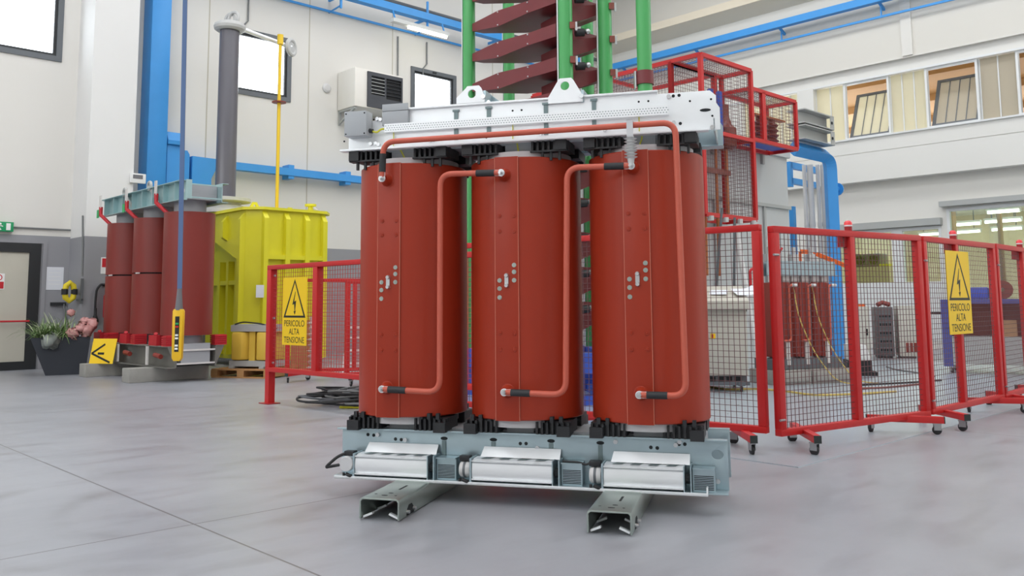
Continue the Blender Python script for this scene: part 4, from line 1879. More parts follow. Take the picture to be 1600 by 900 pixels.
# ------------------------------------------------------------------ left side
# second transformer: maroon columns on concrete blocks
CC = at_depth(294, 430, 13.3)
S2 = 1.2
AF = Frame(CC - Vector((math.cos(YL), -math.sin(YL), 0)) * S2, -YL)     # x: towards us along the row, y: away
t = fthing('dry_transformer', 'older maroon three-column transformer on concrete blocks, before the white pillar', 'transformer', AF)
zt2 = depth_at(294, 334, 13.3).z
zb2 = depth_at(294, 523, 13.3).z
R2 = .372
for k in (-1, 0, 1):
    b = MB()
    if k == 1:
        b.lathe([(.26, zb2), (R2, zb2), (R2, zt2), (.26, zt2)], (k * S2, 0, 0), 'z', 48, closed=True)
    else:
        zm = zb2 + (zt2 - zb2) * .52
        b.lathe([(.26, zb2), (R2, zb2), (R2, zm - .012), (.26, zm - .012)], (k * S2, 0, 0), 'z', 48, closed=True)
        b.lathe([(.26, zm + .012), (R2, zm + .012), (R2, zt2), (.26, zt2)], (k * S2, 0, 0), 'z', 48, closed=True)
    cl = b.build('coil', 'maroon', t)
    if k < 1:
        b = MB()
        b.lathe([(.2, zm - .012), (R2 - .03, zm - .012), (R2 - .03, zm + .012), (.2, zm + .012)], (k * S2, 0, 0), 'z', 32, closed=True)
        b.build('coil_gap', 'hole_dark', cl)
        b = MB()
        b.cbox((k * S2 + .12, -R2 + .02, zm), .1, .03, .022)
        b.build('gap_spacer', 'porcelain_white', cl, smooth=False)
    b = MB()
    b.lathe([(.02, zb2 - .25), (.235, zb2 - .25), (.235, zt2 + .3), (.02, zt2 + .3)], (k * S2, 0, 0), 'z', 32, closed=True)
    b.build('core_leg', 'core_grey', t)
ZTB = zt2 + .02
xr_ = S2 + .50
zb_hi = AF.at(300, 281, -.26).z
zb_lo = AF.at(300, 310, -.26).z
for y, s in ((-.27, -1), (.27, 1)):
    b = MB()
    b.box(-S2 - .5, xr_, y - .006, y + .006, zb_lo, zb_hi)
    b.box(-S2 - .5, xr_, *sorted((y, y + s * .10)), zb_lo - .01, zb_lo)
    b.box(-S2 - .5, xr_, *sorted((y, y + s * .10)), zb_hi, zb_hi + .01)
    be = b.build('upper_beam', 'teal_steel', t, smooth=False)
    if s < 0:
        for i in range(9):
            x = -S2 - .3 + i * .42
            b = MB()
            b.box(x - .005, x + .005, y - .085, y, zb_lo, zb_hi)
            b.build('stiffener', 'teal_steel', be, smooth=False)
        for x in (-.62, .42):
            b = MB()
            b.bar((x, y - .06, zb_hi + .03), (x + .36, y - .05, zb_lo + .02), .06, .012, up=(0, 1, 0))
            b.torus((x, y - .06, zb_hi + .05), .06, .025, 'y', 16, 8)
            b.build('lifting_hook', 'beam_grey', be)
        b = MB()
        b.prism(circ(xr_ - .1, (zb_lo + zb_hi) / 2, .03, 12), 'xz', y - .009, y - .006)
        b.build('beam_hole', 'profile_white', be, smooth=False)
b = MB()
b.box(-S2 - .35, S2 + .35, -.26, .26, zb_lo + .03, zb_hi - .02)
b.build('top_yoke', 'core_grey', t, smooth=False)
b = MB()
b.box(-S2 - .35, S2 + .35, -.22, .22, zb2 - .40, zb2 - .12)
b.build('bottom_yoke', 'core_grey', t, smooth=False)
b = MB()
b.box(xr_ - .02, xr_, -.27, .27, zb_hi - .05, zb_hi - .03)
b.box(xr_ - .02, xr_, -.27, .27, zb_lo + .03, zb_lo + .05)
b.build('tie_bolt', 'teal_steel', t, smooth=False)
zl0_, zl1_ = zb2 - .46, zb2 - .165
for y, s in ((-.30, -1), (.30, 1)):
    b = MB()
    b.box(-S2 - .36, S2 + .38, y - .008, y + .008, zl0_, zl1_)
    b.box(-S2 - .36, S2 + .38, *sorted((y, y + s * .13)), zl0_ - .01, zl0_ + .005)
    b.box(-S2 - .36, S2 + .38, *sorted((y, y + s * .13)), zl1_, zl1_ + .012)
    b.prism([(y, zl0_), (y + s * .13, zl1_), (y, zl1_)], 'yz', S2 + .36, S2 + .372)
    b.build('lower_beam', 'clamp_grey', t, smooth=False)
b = MB()
for z in (zl0_ + .05, zl1_ - .05):
    b.box(S2 + .34, S2 + .37, -.3, .3, z - .012, z + .012)
b.build('tie_bolt', 'porcelain_white', t, smooth=False)
for k in (-1, 0, 1):
    for x, y in ((-.24, -.36), (.22, -.36), (.27, .36)):
        wd_ = .15 if x < 0 else .085
        b = MB()
        n = 5
        h = (zb2 - zl1_ - .012) / n
        for i in range(n):
            z = zl1_ + .012 + h * i
            if x < 0:
                b.box(k * S2 + x - wd_, k * S2 + x + wd_, y - .05, y + .12, z, z + h)
            else:
                b.box(k * S2 + x - wd_, k * S2 + x + wd_, y - .07, y + .12, z, z + h * .7)
                b.box(k * S2 + x - wd_ + .015, k * S2 + x + wd_ - .015, y - .055, y + .12, z + h * .7, z + h)
        b.build('support_block', 'red_support', t, smooth=False)
        continue
        b = MB()
        prof = []
        n = 5
        for i in range(n):
            z = zl1_ + .012 + (zb2 - zl1_ - .012) * i / n
            h = (zb2 - zl1_ - .012) / n
            prof += [(.085, z), (.085, z + h * .7), (.07, z + h * .72), (.07, z + h * .98)]
        b.lathe(prof, (k * S2 + x, y, 0), 'z', 4 if y < 0 else 12)
        b.build('support_block', 'red_support', t, smooth=False)
    b = MB()
    b.tube([(k * S2 - .32, -.33, zl1_ + .03), (k * S2 - .20, -.38, zl1_ + .03 + .16)], .03, 8)
    b.build('cable_tail', 'red_support', t)
    b = MB()
    b.box(k * S2 - .36, k * S2 - .29, -.46, -.44, zl0_ + .02, zl1_ + .0)
    b.build('terminal_strap', 'porcelain_white', t, smooth=False)
    b = MB()
    b.tube([(k * S2 - .08, -.43, zl1_ - .12), (k * S2 + .14, -.43, zl1_ - .14)], .035, 10)
    b.build('link_bar', 'epoxy_dark', t)
    # upper terminals
    b = MB()
    b.tube([(k * S2 - .08, -.30, zt2 - .02), (k * S2 - .26, -.42, zt2 + .16), (k * S2 - .27, -.42, zt2 + .30)], .032, 8)
    te = b.build('terminal_rod', 'red_support', t)
    b = MB()
    b.box(k * S2 - .31, k * S2 - .24, -.44, -.42, zt2 + .28, zt2 + .50)
    b.build('terminal_flag', 'porcelain_white', te, smooth=False)
    if k < 1:
        b = MB()
        b.box(k * S2 - .44, k * S2 - .34, -.43, -.42, zt2 + .12, zt2 + .26)
        b.build('green_tag', 'tag_green', te, smooth=False)
# concrete blocks below
lb = [((194, 597), (330, 590), 573, 'long pale concrete block under the near end of the maroon transformer'), ((131, 589), (180, 588), 568, 'worn concrete block with a rope, under the far end of the maroon transformer')]
blk_h = zl0_ - .012
for (x_, sgn, lab) in ((.95, 1, lb[0][3]), (-.68, -1, lb[1][3])):
    b = MB()
    b.box(x_ - .15, x_ + .15, -.78 if sgn > 0 else -.86, .42 if sgn > 0 else .9, 0, blk_h)
    o = b.build('concrete_block', 'concrete', bev=.012)
    place(o, AF)
    tag(o, lab, 'block', 'concrete blocks under the maroon transformer')
# small warning plate lying against the blocks
q = AF.fl(168, 588)
t = thing('warning_board', 'yellow triangle warning board leaning by the concrete block under the maroon columns', 'sign', AF.w(-.50, -.67, blk_h + .002), -.30)
b = MB()
b.M = Matrix.Rotation(R(-12), 4, 'X')
b.box(-.20, .26, 0, .006, .0, .40)
b.build('plate', 'sign_yellow', t, smooth=False)
b = MB()
b.M = Matrix.Rotation(R(-12), 4, 'X')
b.bar((-.18, -.002, .16), (.05, -.002, .31), .004, .03, up=(0, 0, 1))
b.bar((-.18, -.002, .16), (.2, -.002, .02), .004, .03, up=(0, 0, 1))
b.bar((-.06, -.002, .16), (.06, -.002, .16), .004, .035, up=(0, 0, 1))
b.build('triangle', 'sign_black', t, smooth=False)

# yellow test transformer with its bushing
q = at_depth(411, 320, 15.5)
YF = Frame((q.x, q.y, 0), PI / 2 - YL)         # x: along the right face, y: along the left face
ty = fthing('test_transformer', 'tall bright yellow ribbed tank carrying a dark grey bushing column', 'transformer', YF)
zt3 = depth_at(411, 325, 15.5).z
L1 = YF.at(505, 400, 0).x
L2 = 2.55
c = .22
plan = [(0.0, .0), (L1, 0), (L1 + c * .8, c), (L1 + c * .8, L2), (.16, L2), (.16, c + .18), (-c, c + .18), (-c, c)]
b = MB()
b.prism(plan, 'xy', .12, zt3 - .03)
b.build('tank_body', 'tank_yellow', ty, smooth=False)
b = MB()
e = .07
plan2 = [(-.03, -e), (L1 + .03, -e), (L1 + c * .8 + e, c - .03), (L1 + c * .8 + e, L2 + e), (-c - e, L2 + e), (-c - e, c - .03)]
b.prism(plan2, 'xy', zt3 - .03, zt3 + .02)
b.build('tank_cover', 'tank_yellow', ty, smooth=False)
for i, x in enumerate((.03, .46, .86, L1 - .02)):
    b = MB()
    b.prism([(0, .15), (-.10, .15), (-.10, zt3 - .18), (0, zt3 - .05)], 'yz', x - .045, x + .045)
    b.build('rib', 'tank_yellow', ty, smooth=False)
zs = YF.at(440, 402, -.05).z
for z in (zs, .25):
    b = MB()
    b.box(.0, L1, -.09, 0, z - .04, z + .04)
    b.build('cross_rib', 'tank_yellow', ty, smooth=False)
for y, z0_, z1_ in ((c + .04, .15, zt3 - .08), (c + .72, zt3 - .55, zt3 - .08)):
    b = MB()
    b.prism([(-c, z0_), (-c - .10, z0_ + .06), (-c - .10, z1_ - .12), (-c, z1_)], 'xz', y - .045, y + .045)
    b.build('rib', 'tank_yellow', ty, smooth=False)
b = MB()
b.prism([(c + .18, zt3 - .95), (c + 1.7, zt3 - .34), (L2, zt3 - .34), (L2, zt3 - .03), (c + .18, zt3 - .03)], 'yz', -c, .16)
hd = b.build('hood', 'tank_yellow', ty, smooth=False)
for y in (c + .5, c + .85, c + 1.2, c + 1.55):
    b = MB()
    b.box(.04, .16, y - .04, y + .04, .2, zt3 - .9)
    b.build('hood_rib', 'tank_yellow', hd, smooth=False)
b = MB()
b.box(.05, .16, c + .19, L2, 1.50, 1.58)
b.build('hood_rib', 'tank_yellow', hd, smooth=False)
for x, y in ((.1, .5), (L1 - .2, .9)):
    b = MB()
    b.prism([(x - .12, zt3 + .02), (x + .12, zt3 + .02), (x + .04, zt3 + .16), (x - .04, zt3 + .16)], 'xz', y, y + .03, [circ(x, zt3 + .09, .025, 10)])
    b.build('lifting_eye', 'tank_yellow', ty, smooth=False)
b = MB()
px_ = YF.at(489, 325, .6)
b.lathe([(.05, zt3 + .02), (.05, zt3 + .14), (.11, zt3 + .15), (.11, zt3 + .19)], (L1 - .05, .4, 0), 'z', 14)
b.build('breather_valve', 'tank_yellow', ty)
b = MB()
b.lathe([(.11, zt3 + .02), (.12, zt3 + .1), (.05, zt3 + .16)], (L1 + .08, .55, 0), 'z', 14)
b.build('pressure_dome', 'porcelain_white', ty)
b = MB()
pp = YF.at(409, 455, -.02)
b.cbox((-.05, -.02, pp.z), .10, .01, .20)
# bushing
bq = at_depth(352, 300, 16.6)
bl = YF.loc(bq)
zq = depth_at(352, 300, 16.6).z
ztop = depth_at(362, 46, 16.6).z
b = MB()
b.lathe([(.42, zt3 + .02), (.42, zt3 + .08), (.36, zt3 + .14), (.36, zt3 + .16)], (bl.x, bl.y, 0), 'z', 24)
bu = b.build('bushing_flange', 'corona_grey', ty)
b = MB()
b.lathe([(.30, zt3 + .1), (.30, zt3 + .22), (.48, zt3 + .24), (.48, zt3 + .30), (.2, zt3 + .34)], (bl.x, bl.y, 0), 'z', 28)
b.build('bushing_collar', 'corona_grey', bu)
b = MB()
b.lathe([(.19, zt3 + .3), (.185, ztop)], (bl.x, bl.y, 0), 'z', 32)
b.build('bushing_column', 'bushing_grey', ty)
b = MB()
b.torus((bl.x, bl.y, ztop + .04), .22, .085, 'z', 30, 10)
b.lathe([(.01, ztop), (.2, ztop + .0), (.2, ztop + .06), (.01, ztop + .06)], (bl.x, bl.y, 0), 'z', 24)
cr_ = b.build('corona_ring', 'corona_grey', ty)
for dy in (-.05, .10):
    b = MB()
    b.M = Matrix.Translation((bl.x + .05, bl.y + dy, ztop + .22)) @ Matrix.Rotation(R(20), 4, 'Z')
    b.torus((0, 0, 0), .125, .032, 'x', 24, 8)
    b.build('corona_ring', 'corona_grey', ty)
pa = Vector((bl.x, bl.y, depth_at(380, 38, 16.6).z))
rq = YF.loc(at_depth(433, 300, 17.05))
pe = YF.loc(depth_at(455, 74, 17.5))
b = MB()
b.tube([pa, pe], .045, 10)
b.build('top_pipe', 'aluminium', ty)
b = MB()
b.M = Matrix.Translation(pe) @ Matrix.Rotation(R(30), 4, 'Z')
b.torus((0, 0, 0), .15, .045, 'y', 24, 8)
b.lathe([(.001, -.02), (.14, -.02), (.14, .02), (.001, .02)], (0, 0, 0), 'y', 20)
b.build('end_disc', 'corona_grey', ty)
zr = depth_at(436, 62, 17.05).z
b = MB()
b.cyl((rq.x, rq.y, zt3 + .02), (rq.x, rq.y, zr + .05), .034, n=12)
ro = b.build('earthing_rod', 'rod_yellow', ty)
b = MB()
b.lathe([(.036, zr - .1), (.06, zr - .1), (.06, zr + .1), (.036, zr + .1)], (rq.x, rq.y, 0), 'z', 12)
b.build('clamp', 'rod_yellow', ro)
b = MB()
zz_ = depth_at(434, 160, 17.05).z
b.lathe([(.03, zz_ - .015), (.14, zz_ - .01), (.14, zz_ + .01), (.03, zz_ + .015)], (rq.x, rq.y, 0), 'z', 18)
b.build('guard_disc', 'epoxy_dark', ro)
o = thing('paper_sheet', 'small white paper sheet stuck to the yellow tank beside the fence post', 'paper', YF.w(-.06, -.105, YF.at(409, 465, 0).z), YF.ang)
b = MB()
b.box(-.09, .06, 0, .004, 0, .22)
b.build('sheet', 'paper_white', o, smooth=False)

# small yellow transformer on a pallet
q = floor_at(375, 591)
PF = Frame((q.x, q.y, 0), -.30)
t = fthing('wooden_pallet', 'wooden pallet under the small yellow transformer', 'pallet', PF)
for i in range(5):
    b = MB()
    x = -.52
    y = .0 + i * .19
    b.box(-.52, .55, y, y + .13, .115, .137)
    b.build('deck_board', 'pallet_wood', t, smooth=False)
for x in (-.47, 0, .47):
    b = MB()
    b.box(x - .06, x + .06, .0, .9, .02, .115)
    b.build('block_row', 'pallet_wood', t, smooth=False)
b = MB()
b.box(-.52, .55, 0, .1, 0, .02)
b.box(-.52, .55, .8, .9, 0, .02)
b.build('bottom_board', 'pallet_wood', t, smooth=False)
t = thing('dry_transformer', 'small pale yellow transformer with a grey top clamp, standing on the pallet', 'transformer', PF.w(0, 0, .139), PF.ang)
zf = lambda py: depth_at(370, py, q.y + .3).z - .137
for x in (-.16, .29):
    b = MB()
    b.prism([(x - .155, .22), (x - .09, .12), (x + .09, .12), (x + .155, .22), (x + .155, .56), (x + .09, .66), (x - .09, .66), (x - .155, .56)], 'xy', zf(562), zf(519))
    b.build('coil', 'coil_yellow', t, bev=.03)
b = MB()
b.box(.012, .12, .2, .5, zf(563), zf(518))
b.build('centre_strip', 'coil_yellow', t, smooth=False)
b = MB()
b.box(-.30, .5, .22, .55, zf(518) + .005, zf(507))
b.box(-.30, .5, .16, .22, zf(518), zf(508))
b.build('top_clamp', 'beam_grey', t, smooth=False)
b = MB()
b.box(-.30, .5, .14, .6, .03, zf(563))
b.box(-.28, -.20, .1, .6, .0, .03)
b.box(.26, .34, .1, .6, .0, .03)
b.build('base_clamp', 'beam_grey', t, smooth=False)
b = MB()
b.tube(fillet([(-.25, .2, zf(507)), (-.1, .18, zf(503)), (.25, .18, zf(506)), (.5, .2, zf(514))], .1), .012, 6)
b.build('loose_cable', 'cable_black', t)

# heap of cables on the floor
HC = floor_at(535, 634)
t = thing('cable_heap', 'loose heap of black and grey cables on the floor left of the big transformer', 'cables', HC)
rnd = random.Random(11)
for i in range(22):
    a, bb = .22 + rnd.random() * .28, .14 + rnd.random() * .16
    cx, cy = .12 + rnd.uniform(-.12, .3), .06 + rnd.uniform(-.14, .18)
    rot = rnd.uniform(-.35, .25)
    z = .014 + i * .0065
    pts = []
    ph = rnd.random() * 6
    for k in range(36):
        u = 2 * PI * k / 36 * 1.0
        x, y = a * math.cos(u), bb * math.sin(u)
        w_ = .035 * math.sin(3 * u + ph) + .02 * math.sin(5 * u + 2 * ph)
        pts.append((cx + x * math.cos(rot) - y * math.sin(rot) + w_, cy + x * math.sin(rot) + y * math.cos(rot) + w_ * .6, z + .014 * math.sin(2 * u + ph) + .014))
    b = MB()
    b.tube(pts, .0125, 7, closed=True)
    b.build('cable_loop', ['cable_grey', 'cable_black', 'cable_grey', 'cable_black', 'frame_grey'][i % 5], t)
b = MB()
b.tube([(-.30, .34, .05), (.0, .36, .12), (.3, .30, .13), (.62, .25, .10)], .022, 8)
b.build('thick_cable', 'cable_black', t)
b = MB()
b.tube([(.02, -.25, .013), (.18, -.27, .013), (.26, -.28, .013)], .014, 8)
b.build('yellow_sleeve', 'wire_yellow', t)

# ---- things on the left wall and pillar
def on(fr, pxy, y=0.):
    return fr.at(pxy[0], pxy[1], y)


PY = -.82
a, c_ = on(LW, (-22, 343), -.10), on(LW, (21, 364), -.10)
t = thing('exit_sign', 'green emergency exit sign box above the dark door', 'sign', LW.w(c_.x, 0, (a.z + c_.z) / 2), LW.ang)
w, h = c_.x - a.x, abs(a.z - c_.z) * .8
b = MB()
b.box(-w, 0, -.10, -.02, -h / 2, h / 2)
b.build('housing', 'exit_green', t, bev=.006)
b = MB()
b.box(-.12, -.05, -.104, -.10, -h * .36, h * .36)
b.build('white_door', 'sign_white', t, smooth=False)
b = MB()
b.sphere((-.215, -.102, h * .25), .022, 8, 6)
b.bar((-.22, -.102, h * .15), (-.24, -.102, -h * .1), .03, .004, up=(0, 1, 0))
b.bar((-.24, -.102, -h * .1), (-.20, -.102, -h * .35), .02, .004, up=(0, 1, 0))
b.bar((-.24, -.102, -h * .1), (-.29, -.102, -h * .28), .02, .004, up=(0, 1, 0))
b.bar((-.225, -.102, h * .1), (-.17, -.102, h * .02), .016, .004, up=(0, 1, 0))
b.build('running_figure', 'sign_white', t, smooth=False)
b = MB()
b.tube([(0, -.03, 0), (-15.34 - c_.x, -.03, 0)], .016, 8)
b.build('conduit', 'cable_grey', t)

a, c_ = on(LW, (-10, 427), -.035), on(LW, (7, 452), -.035)
t = thing('prohibition_sign', 'white and red prohibition sign on the door leaf at the picture edge', 'sign', LW.w(c_.x, -.008, c_.z), LW.ang)
w, h = c_.x - a.x, a.z - c_.z
b = MB()
b.box(-w, 0, 0, .004, 0, h)
b.build('plate', 'sign_white', t, smooth=False)
b = MB()
b.box(-w * .92, -w * .06, -.002, 0, h * .04, h * .48)
b.build('red_field', 'sign_red', t, smooth=False)
b = MB()
b.prism(circ(-w * .5, h * .75, h * .2, 20), 'xz', -.002, 0, [circ(-w * .5, h * .75, h * .145, 20)])
b.build('ring', 'sign_red', t, smooth=False)

P = [on(LW, p) for p in ((73, 417), (98, 453))]
t = thing('paper_sheet', 'white notice paper on the grey wall between the door and the pillar', 'paper', LW.w(P[0].x, -.008, P[1].z), LW.ang)
b = MB()
b.box(0, P[1].x - P[0].x, -.002, .0, 0, P[0].z - P[1].z)
b.build('sheet', 'paper_white', t, smooth=False)
b = MB()
for k in range(5):
    b.box(.04, P[1].x - P[0].x - .05, -.003, -.002, .1 + k * .07, .108 + k * .07)
b.build('printed_lines', 'sign_white', t, smooth=False)

# things on the left side face of the pillar (x = px0), seen obliquely
PXF = Frame(LW.w(px0, 0), LW.ang - PI / 2)   # x: towards the hall, y: into the pillar


def onp(px, py):
    return PXF.at(px, py, 0.)


a, c_ = onp(126, 440), onp(126, 472)
t = thing('emergency_lamp', 'yellow and black handle-shaped emergency lamp on the pillar side', 'lamp', PXF.w(a.x - .05, 0, c_.z), PXF.ang)
h = a.z - c_.z
b = MB()
b.box(-.02, .24, -.04, -.004, .02, .06)
b.box(.20, .24, -.05, -.004, -.03, h + .05)
b.build('wall_bracket', 'frame_grey', t, smooth=False)
b = MB()
pts = [(.02, -.17, h * .06), (.02, -.23, h * .2), (.02, -.25, h * .5), (.02, -.23, h * .8), (.02, -.17, h * .94), (.02, -.11, h * .8), (.02, -.09, h * .5), (.02, -.11, h * .2)]
b.tube(pts, .05, 10, closed=True)
l = b.build('lamp_body', 'device_yellow', t)
b = MB()
b.tube([(.02, -.25, h * .36), (.02, -.25, h * .64)], .056, 10)
b.tube([(.02, -.09, h * .36), (.02, -.09, h * .64)], .056, 10)
b.build('grip', 'cable_black', l)
b = MB()
P = [PXF.at(131, 337, 0), PXF.at(131, 395, 0), PXF.at(130, 432, 0)]
b.tube([(p.x, -.02, p.z) for p in P], .015, 8)
o = b.build('conduit', 'cable_grey')
place(o, PXF)
tag(o, 'thin grey conduit running down the pillar side to the yellow emergency lamp', 'conduit')
P = [on(LW, p) for p in ((78, 475), (107, 478))]
t = thing('wall_hook_rail', 'short dark rail with a hanging cord on the grey wall above the planter', 'rail', LW.w(P[0].x, 0, P[0].z), LW.ang)
b = MB()
b.box(0, -15.36 - P[0].x, -.05, 0, -.03, .03)
b.build('rail', 'door_dark', t, smooth=False)
b = MB()
b.tube(fillet([(.22, -.06, .0), (.24, -.07, -.2), (.36, -.09, -.5), (.5, -.10, -.62)], .1), .012, 6)
b.build('cord', 'cable_grey', t)

a, c_ = on(LW, (158, 402), PY - .0), on(LW, (177, 428), PY)
t = thing('extinguisher_sign', 'red and white fire extinguisher sign on the pillar', 'sign', LW.w(a.x, PY - .006, c_.z), LW.ang)
w, h = .24, a.z - c_.z
b = MB()
b.box(0, w, 0, .004, 0, h)
b.build('plate', 'sign_white', t, smooth=False)
b = MB()
b.box(w * .08, w * .92, -.002, 0, h * .4, h * .94)
b.build('red_field', 'sign_red', t, smooth=False)
b = MB()
b.prism(circ(w * .52, h * .64, w * .16, 14, h * .17), 'xz', -.003, -.002)
b.bar((w * .52, -.0025, h * .8), (w * .52, -.0025, h * .88), w * .12, .001, up=(0, 1, 0))
b.build('pictogram', 'sign_white', t, smooth=False)
a, c_ = on(LW, (162, 455), PY - .1), on(LW, (170, 497), PY - .1)
t = thing('fire_extinguisher', 'red fire extinguisher hung on the pillar, half hidden by the maroon column', 'fire extinguisher', LW.w(a.x + .09, PY - .10, c_.z), LW.ang)
h = a.z - c_.z
b = MB()
b.lathe([(.07, 0), (.085, .02), (.085, h * .82), (.06, h * .92), (.03, h * .96)], (0, 0, 0), 'z', 18)
b.build('cylinder', 'ext_red', t)
b = MB()
b.cyl((0, 0, h * .95), (0, 0, h + .04), .025, n=10)
b.cbox((.0, -.02, h + .05), .04, .14, .03)
b.build('valve', 'cable_black', t)
b = MB()
b.prism(circ(-.01, h * .5, .04, 12, h * .16), 'xz', -.088, -.084)
b.build('label_patch', 'sign_white', t, smooth=False)
b = MB()
Pt = [on(LW, p, PY - .06) for p in ((164, 445), (158, 444), (151, 452), (149, 470), (148.5, 488), (148.5, 499))]
t2 = thing('pillar_hose', 'black hose with a flared nozzle hanging on the pillar beside the extinguisher', 'hose', LW.w(Pt[3].x, PY, 0), LW.ang)
b.tube(fillet([(p.x - Pt[3].x, -.06, p.z) for p in Pt], .12), .02, 8)
b.build('hose', 'cable_black', t2)
b = MB()
p = Pt[-1]
b.lathe([(.065, p.z - .05), (.06, p.z - .02), (.025, p.z + .08), (.025, p.z + .2)], (p.x - Pt[3].x, -.06, 0), 'z', 14)
b.build('nozzle', 'cable_black', t2)
b = MB()
b.bar((Pt[0].x - Pt[3].x, -.06, Pt[0].z), (Pt[0].x - Pt[3].x, 0, Pt[0].z), .05, .05)
b.build('hook', 'cable_black', t2, smooth=False)
a, c_ = on(LW, (208, 271), PY), on(LW, (229, 288), PY)
t = thing('thermostat_box', 'small white box with a grey display on the pillar edge beside the blue column', 'box', LW.w(-14.52 - .05, PY, c_.z), LW.ang)
h = a.z - c_.z
b = MB()
b.box(-.02, .26, -.06, 0, 0, h)
b.build('housing', 'white_paint', t, bev=.008)
b = MB()
b.box(.02, .2, -.064, -.06, h * .45, h * .85)
b.build('display', 'strap_grey', t, smooth=False)

# planter with wrapped plants
q = floor_at(101, 586)
QF = Frame((q.x, q.y, 0), .45)
t = fthing('planter', 'dark slanted planter box full of grasses at the foot of the pillar', 'planter', QF)
wz = depth_at(100, 527, q.y).z
b = MB()
bt = [(-.28, 0), (.30, 0), (.30, .25), (-.28, .25)]
tp_ = [(-.52, -.06), (.36, -.06), (.36, .28), (-.52, .28)]
vs = [(x, y, 0) for x, y in bt] + [(x, y, wz) for x, y in tp_] + [(x * .93 + (-.005), y * .9 + .02, wz) for x, y in tp_] + [(x * .9, y * .9 + .02, wz - .12) for x, y in tp_]
fs = [(3, 2, 1, 0)] + [(i, (i + 1) % 4, 4 + (i + 1) % 4, 4 + i) for i in range(4)] + [(4 + i, 4 + (i + 1) % 4, 8 + (i + 1) % 4, 8 + i) for i in range(4)] + [(8 + i, 8 + (i + 1) % 4, 12 + (i + 1) % 4, 12 + i) for i in range(4)] + [(12, 13, 14, 15)]
b.poly(vs, fs)
b.build('box', 'planter_dark', t, smooth=False)
b = MB()
b.box(-.46, .31, -.02, .24, wz - .13, wz - .04)
b.build('soil', 'soil', t, smooth=False)
rnd = random.Random(5)


def leaf(b, x, y, z, az, L, w, bend, lift):
    d = Vector((math.cos(az), math.sin(az), 0))
    s = Vector((-math.sin(az), math.cos(az), 0))
    vs, fs = [], []
    n = 5
    for i in range(n + 1):
        u = i / n
        P = Vector((x, y, z)) + d * L * u * bend + Vector((0, 0, L * (lift * u - bend * .9 * u * u)))
        ww = w * (1 - u ** 2) + .001
        vs += [P - s * ww, P + s * ww]
    for i in range(n):
        fs.append((2 * i, 2 * i + 1, 2 * i + 3, 2 * i + 2))
    b.poly(vs, fs)


for nm, mt_, cnt in (('grass_leaves', 'leaf_green', 230), ('pale_leaves', 'leaf_pale', 150)):
    b = MB()
    for i in range(cnt):
        leaf(b, rnd.uniform(-.44, .10), rnd.uniform(-.01, .22), wz - .05, rnd.uniform(0, 6.28), rnd.uniform(.34, .62), rnd.uniform(.006, .013), rnd.uniform(.3, 1.0), rnd.uniform(.75, 1.2))
    o = b.build(nm, mt_, t, smooth=False)
    o['kind'] = 'stuff'
for i, (x, y, z, r) in enumerate(((.10, -.04, .06, .10), (.20, -.02, .14, .09), (.30, .0, .10, .11), (.36, .05, .20, .10), (.26, .08, .24, .08), (.05, .05, .40, .06))):
    b = MB()
    b.sphere((x, y, wz + z), r, 12, 8, .9)
    for v in b.bm.verts:
        v.co += Vector((rnd.uniform(-1, 1), rnd.uniform(-1, 1), rnd.uniform(-1, 1))) * r * .30
    b.build('wrapped_bloom', 'wrap_pink', t, ang=180)
b = MB()
b.sphere((-.22, -.05, wz - .05), .13, 12, 8, .9)
for v in b.bm.verts:
    v.co += Vector((rnd.uniform(-1, 1), rnd.uniform(-1, 1), rnd.uniform(-1, 1))) * .045
b.build('clear_wrapping', 'wrap_clear', t, ang=180)

# blue wall column group
t = fthing('blue_column', 'tall bright blue steel column on the left wall beside the white pillar', 'column', LW)
xa, xb = on(LW, (228, 290), -.45).x, on(LW, (259, 290), -.45).x
b = MB()
b.box(xa, xb, -.45, -.01, 0, TOP - .02)
b.build('column_shaft', 'blue_steel', t, bev=.02)
t = fthing('blue_duct_box', 'blue upright duct box with a rounded cap, right of the blue column', 'duct', LW)
xa2, xb2 = on(LW, (257, 290), -.4).x, on(LW, (282, 290), -.4).x
z = on(LW, (270, 206), -.4).z
b = MB()
b.box(xa2 + .03, xb2, -.40, -.01, 0, z - .22)
b.build('duct', 'blue_steel', t, bev=.01)
b = MB()
b.prism([(-.46, z - .26), (-.46, z - .18), (-.36, z), (-.01, z), (-.01, z - .22), (-.4, z - .22)], 'yz', xa2 + .02, xb2 + .01)
b.build('cap', 'blue_steel', t, smooth=False)
t = fthing('blue_guard', 'slim blue rounded guard plate behind the hanging strap', 'guard', LW)
xa3, xb3 = on(LW, (285, 290), -.35).x, on(LW, (295, 290), -.35).x
z = on(LW, (290, 235), -.35).z
b = MB()
b.prism([(xa3, .0), (xb3, .0), (xb3, z - .08), (xb3 - .05, z), (xa3 + .03, z), (xa3, z - .05)], 'xz', -.35, -.01)
b.build('plate', 'blue_steel', t, smooth=False)
t = fthing('blue_pipe_rail', 'long blue horizontal duct along the left wall behind the yellow tank', 'duct', LW)
pA, pB = on(LW, (302, 249), -.3), on(LW, (562, 280), -.3)
z = (pA.z + pB.z) / 2
b = MB()
b.box(pA.x, -1.2, -.30, -.12, z - .10, z + .06)
b.build('duct', 'blue_steel', t, smooth=False)
b = MB()
b.prism([(pA.x - .05, z + .07), (pA.x + .55, z + .06), (pA.x + .55, z - .1), (pA.x + .45, z - .16), (pA.x + .36, z - .36), (pA.x + .36, z - .5), (pA.x - .05, z - .5)], 'xz', -.38, -.10)
b.build('elbow', 'blue_steel', t, smooth=False)
